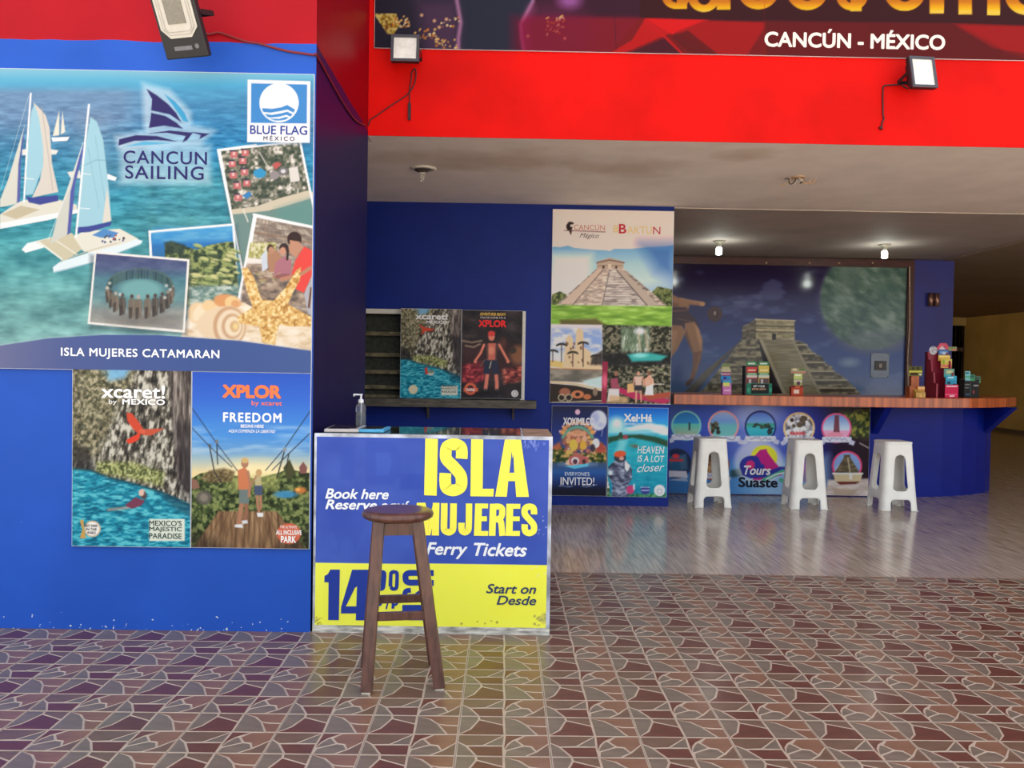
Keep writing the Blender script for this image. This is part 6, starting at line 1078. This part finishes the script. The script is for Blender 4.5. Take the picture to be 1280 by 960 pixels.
bm = bmesh.new(); tube(bm, spline(W2([(460.5, 157), (463, 150), (470, 145), (490, 131), (508, 119), (517, 107), (520, 95), (519, 86), (515, 90), (514, 100), (512, 112), (512, 128)], YL-.008), 5), .0045); box(bm, *[v for pr_ in zip(yp(509.8, 150, YL-.02), yp(513.8, 129, YL-.008)) for v in pr_][:2], YL-.02, YL-.006, yp(510, 150, YL-.01)[2], yp(510, 129, YL-.01)[2]); tag(obj('cable', bm, cab2), 'thin dark cable hanging under the left small floodlight to the corner', 'cable')
bm = bmesh.new(); tube(bm, spline(W2([(1135, 111), (1131, 109), (1126, 106), (1118, 106), (1110, 106.5), (1104.5, 108), (1103.5, 118), (1103.6, 132), (1103.8, 144), (1105, 148), (1102.8, 153), (1102, 158)], YL-.008), 5), .0055); c_ = yp(1101.3, 160, YL-.012); lathe(bm, [(.006, -.012), (.013, -.008), (.013, .01), (.005, .014)], tuple(c_), 10); tag(obj('cable', bm, cab2), 'hooked dark cable left of the right floodlight, ending in a plug', 'cable')
# ---------------------------------------------------------------- ceiling fittings
whp = mat('fitting_white', (214, 208, 198), rough=.45, var=.05); dkm = mat('fitting_dark', (74, 62, 54), rough=.5)
P = fl(529, 210, CH); r = thing('ceiling_fitting', 'round ceiling fitting with a spiral bulb near the stain, left side', 'ceiling light', (P[0], P[1], CH))
bm = bmesh.new(); lathe(bm, [(.115, 0), (.11, -.014), (.085, -.02), (.08, -.012)], (P[0], P[1], CH), 32); obj('rim', bm, whp, r, world=True, smooth=True)
bm = bmesh.new(); lathe(bm, [(.075, -.012), (.05, -.03), (.028, -.032)], (P[0]-.01, P[1], CH), 24); obj('socket', bm, dkm, r, world=True)
bm = bmesh.new(); tube(bm, [(P[0]-.01+.026*math.cos(a*.6)*(1-a/70), P[1]+.026*math.sin(a*.6)*(1-a/70), CH-.032-a*.0022) for a in range(38)], .006, 6); obj('spiral_bulb', bm, whp, r, world=True, smooth=True)
P = fl(998, 221, CH); r = thing('ceiling_fitting', 'broken ceiling fitting with loose bare wires, right of centre', 'ceiling light', (P[0], P[1], CH))
bm = bmesh.new(); lathe(bm, [(.06, 0), (.058, -.012), (.03, -.016)], (P[0], P[1], CH), 18); obj('base', bm, mat('fitting_tan', (190, 160, 130), rough=.5), r, world=True)
g = random.Random(3)
for k in range(7):
    a = k*.9; pts_ = [(P[0]+.02*math.cos(a), P[1]+.02*math.sin(a), CH-.012)]
    for j in range(4): pts_.append((pts_[-1][0]+.035*math.cos(a+g.uniform(-.9, .9)), pts_[-1][1]+.02*math.sin(a), CH-.02-g.uniform(0, .05)))
    bm = bmesh.new(); tube(bm, spline(pts_, 4), .0055, 6); obj('wire', bm, [MATS['fitting_tan'], dkm, whp][k % 3], r, world=True)
def bulb_lamp(px_, label):
    P = fl(*px_, CH+.012); z = CH+.012; r = thing('ceiling_lamp', label, 'ceiling light', (P[0], P[1], z), 'bare bulbs over the bar')
    bm = bmesh.new(); lathe(bm, [(.085, 0), (.08, -.012), (.05, -.03), (.034, -.05), (.034, -.085)], (P[0], P[1], z), 24); obj('holder', bm, mat('holder_ivory', (170, 166, 150), rough=.5), r, world=True, smooth=True)
    bm = bmesh.new(); lathe(bm, [(.026, -.085), (.034, -.095), (.04, -.105), (.041, -.17), (.035, -.184), (.015, -.19)], (P[0], P[1], z), 20); obj('bulb', bm, mat('bulb_lit', (255, 255, 250), rough=.3, var=0, emit=(248, 255, 246), es=12.), r, world=True, smooth=True)
    l = bpy.data.lights.new('bulb_light', 'POINT'); l.energy = 5; l.color = (.92, 1, .9); l.shadow_soft_size = .06; o = bpy.data.objects.new('bulb_light', l); COL.objects.link(o); o.parent = r; o.location = (0, 0, -.26)
bulb_lamp((899, 301), 'lit white bulb over the bar, left one, above the pyramid'); bulb_lamp((1106, 305.5), 'lit white bulb over the bar, right one, beside the pillar')
flush_texts()
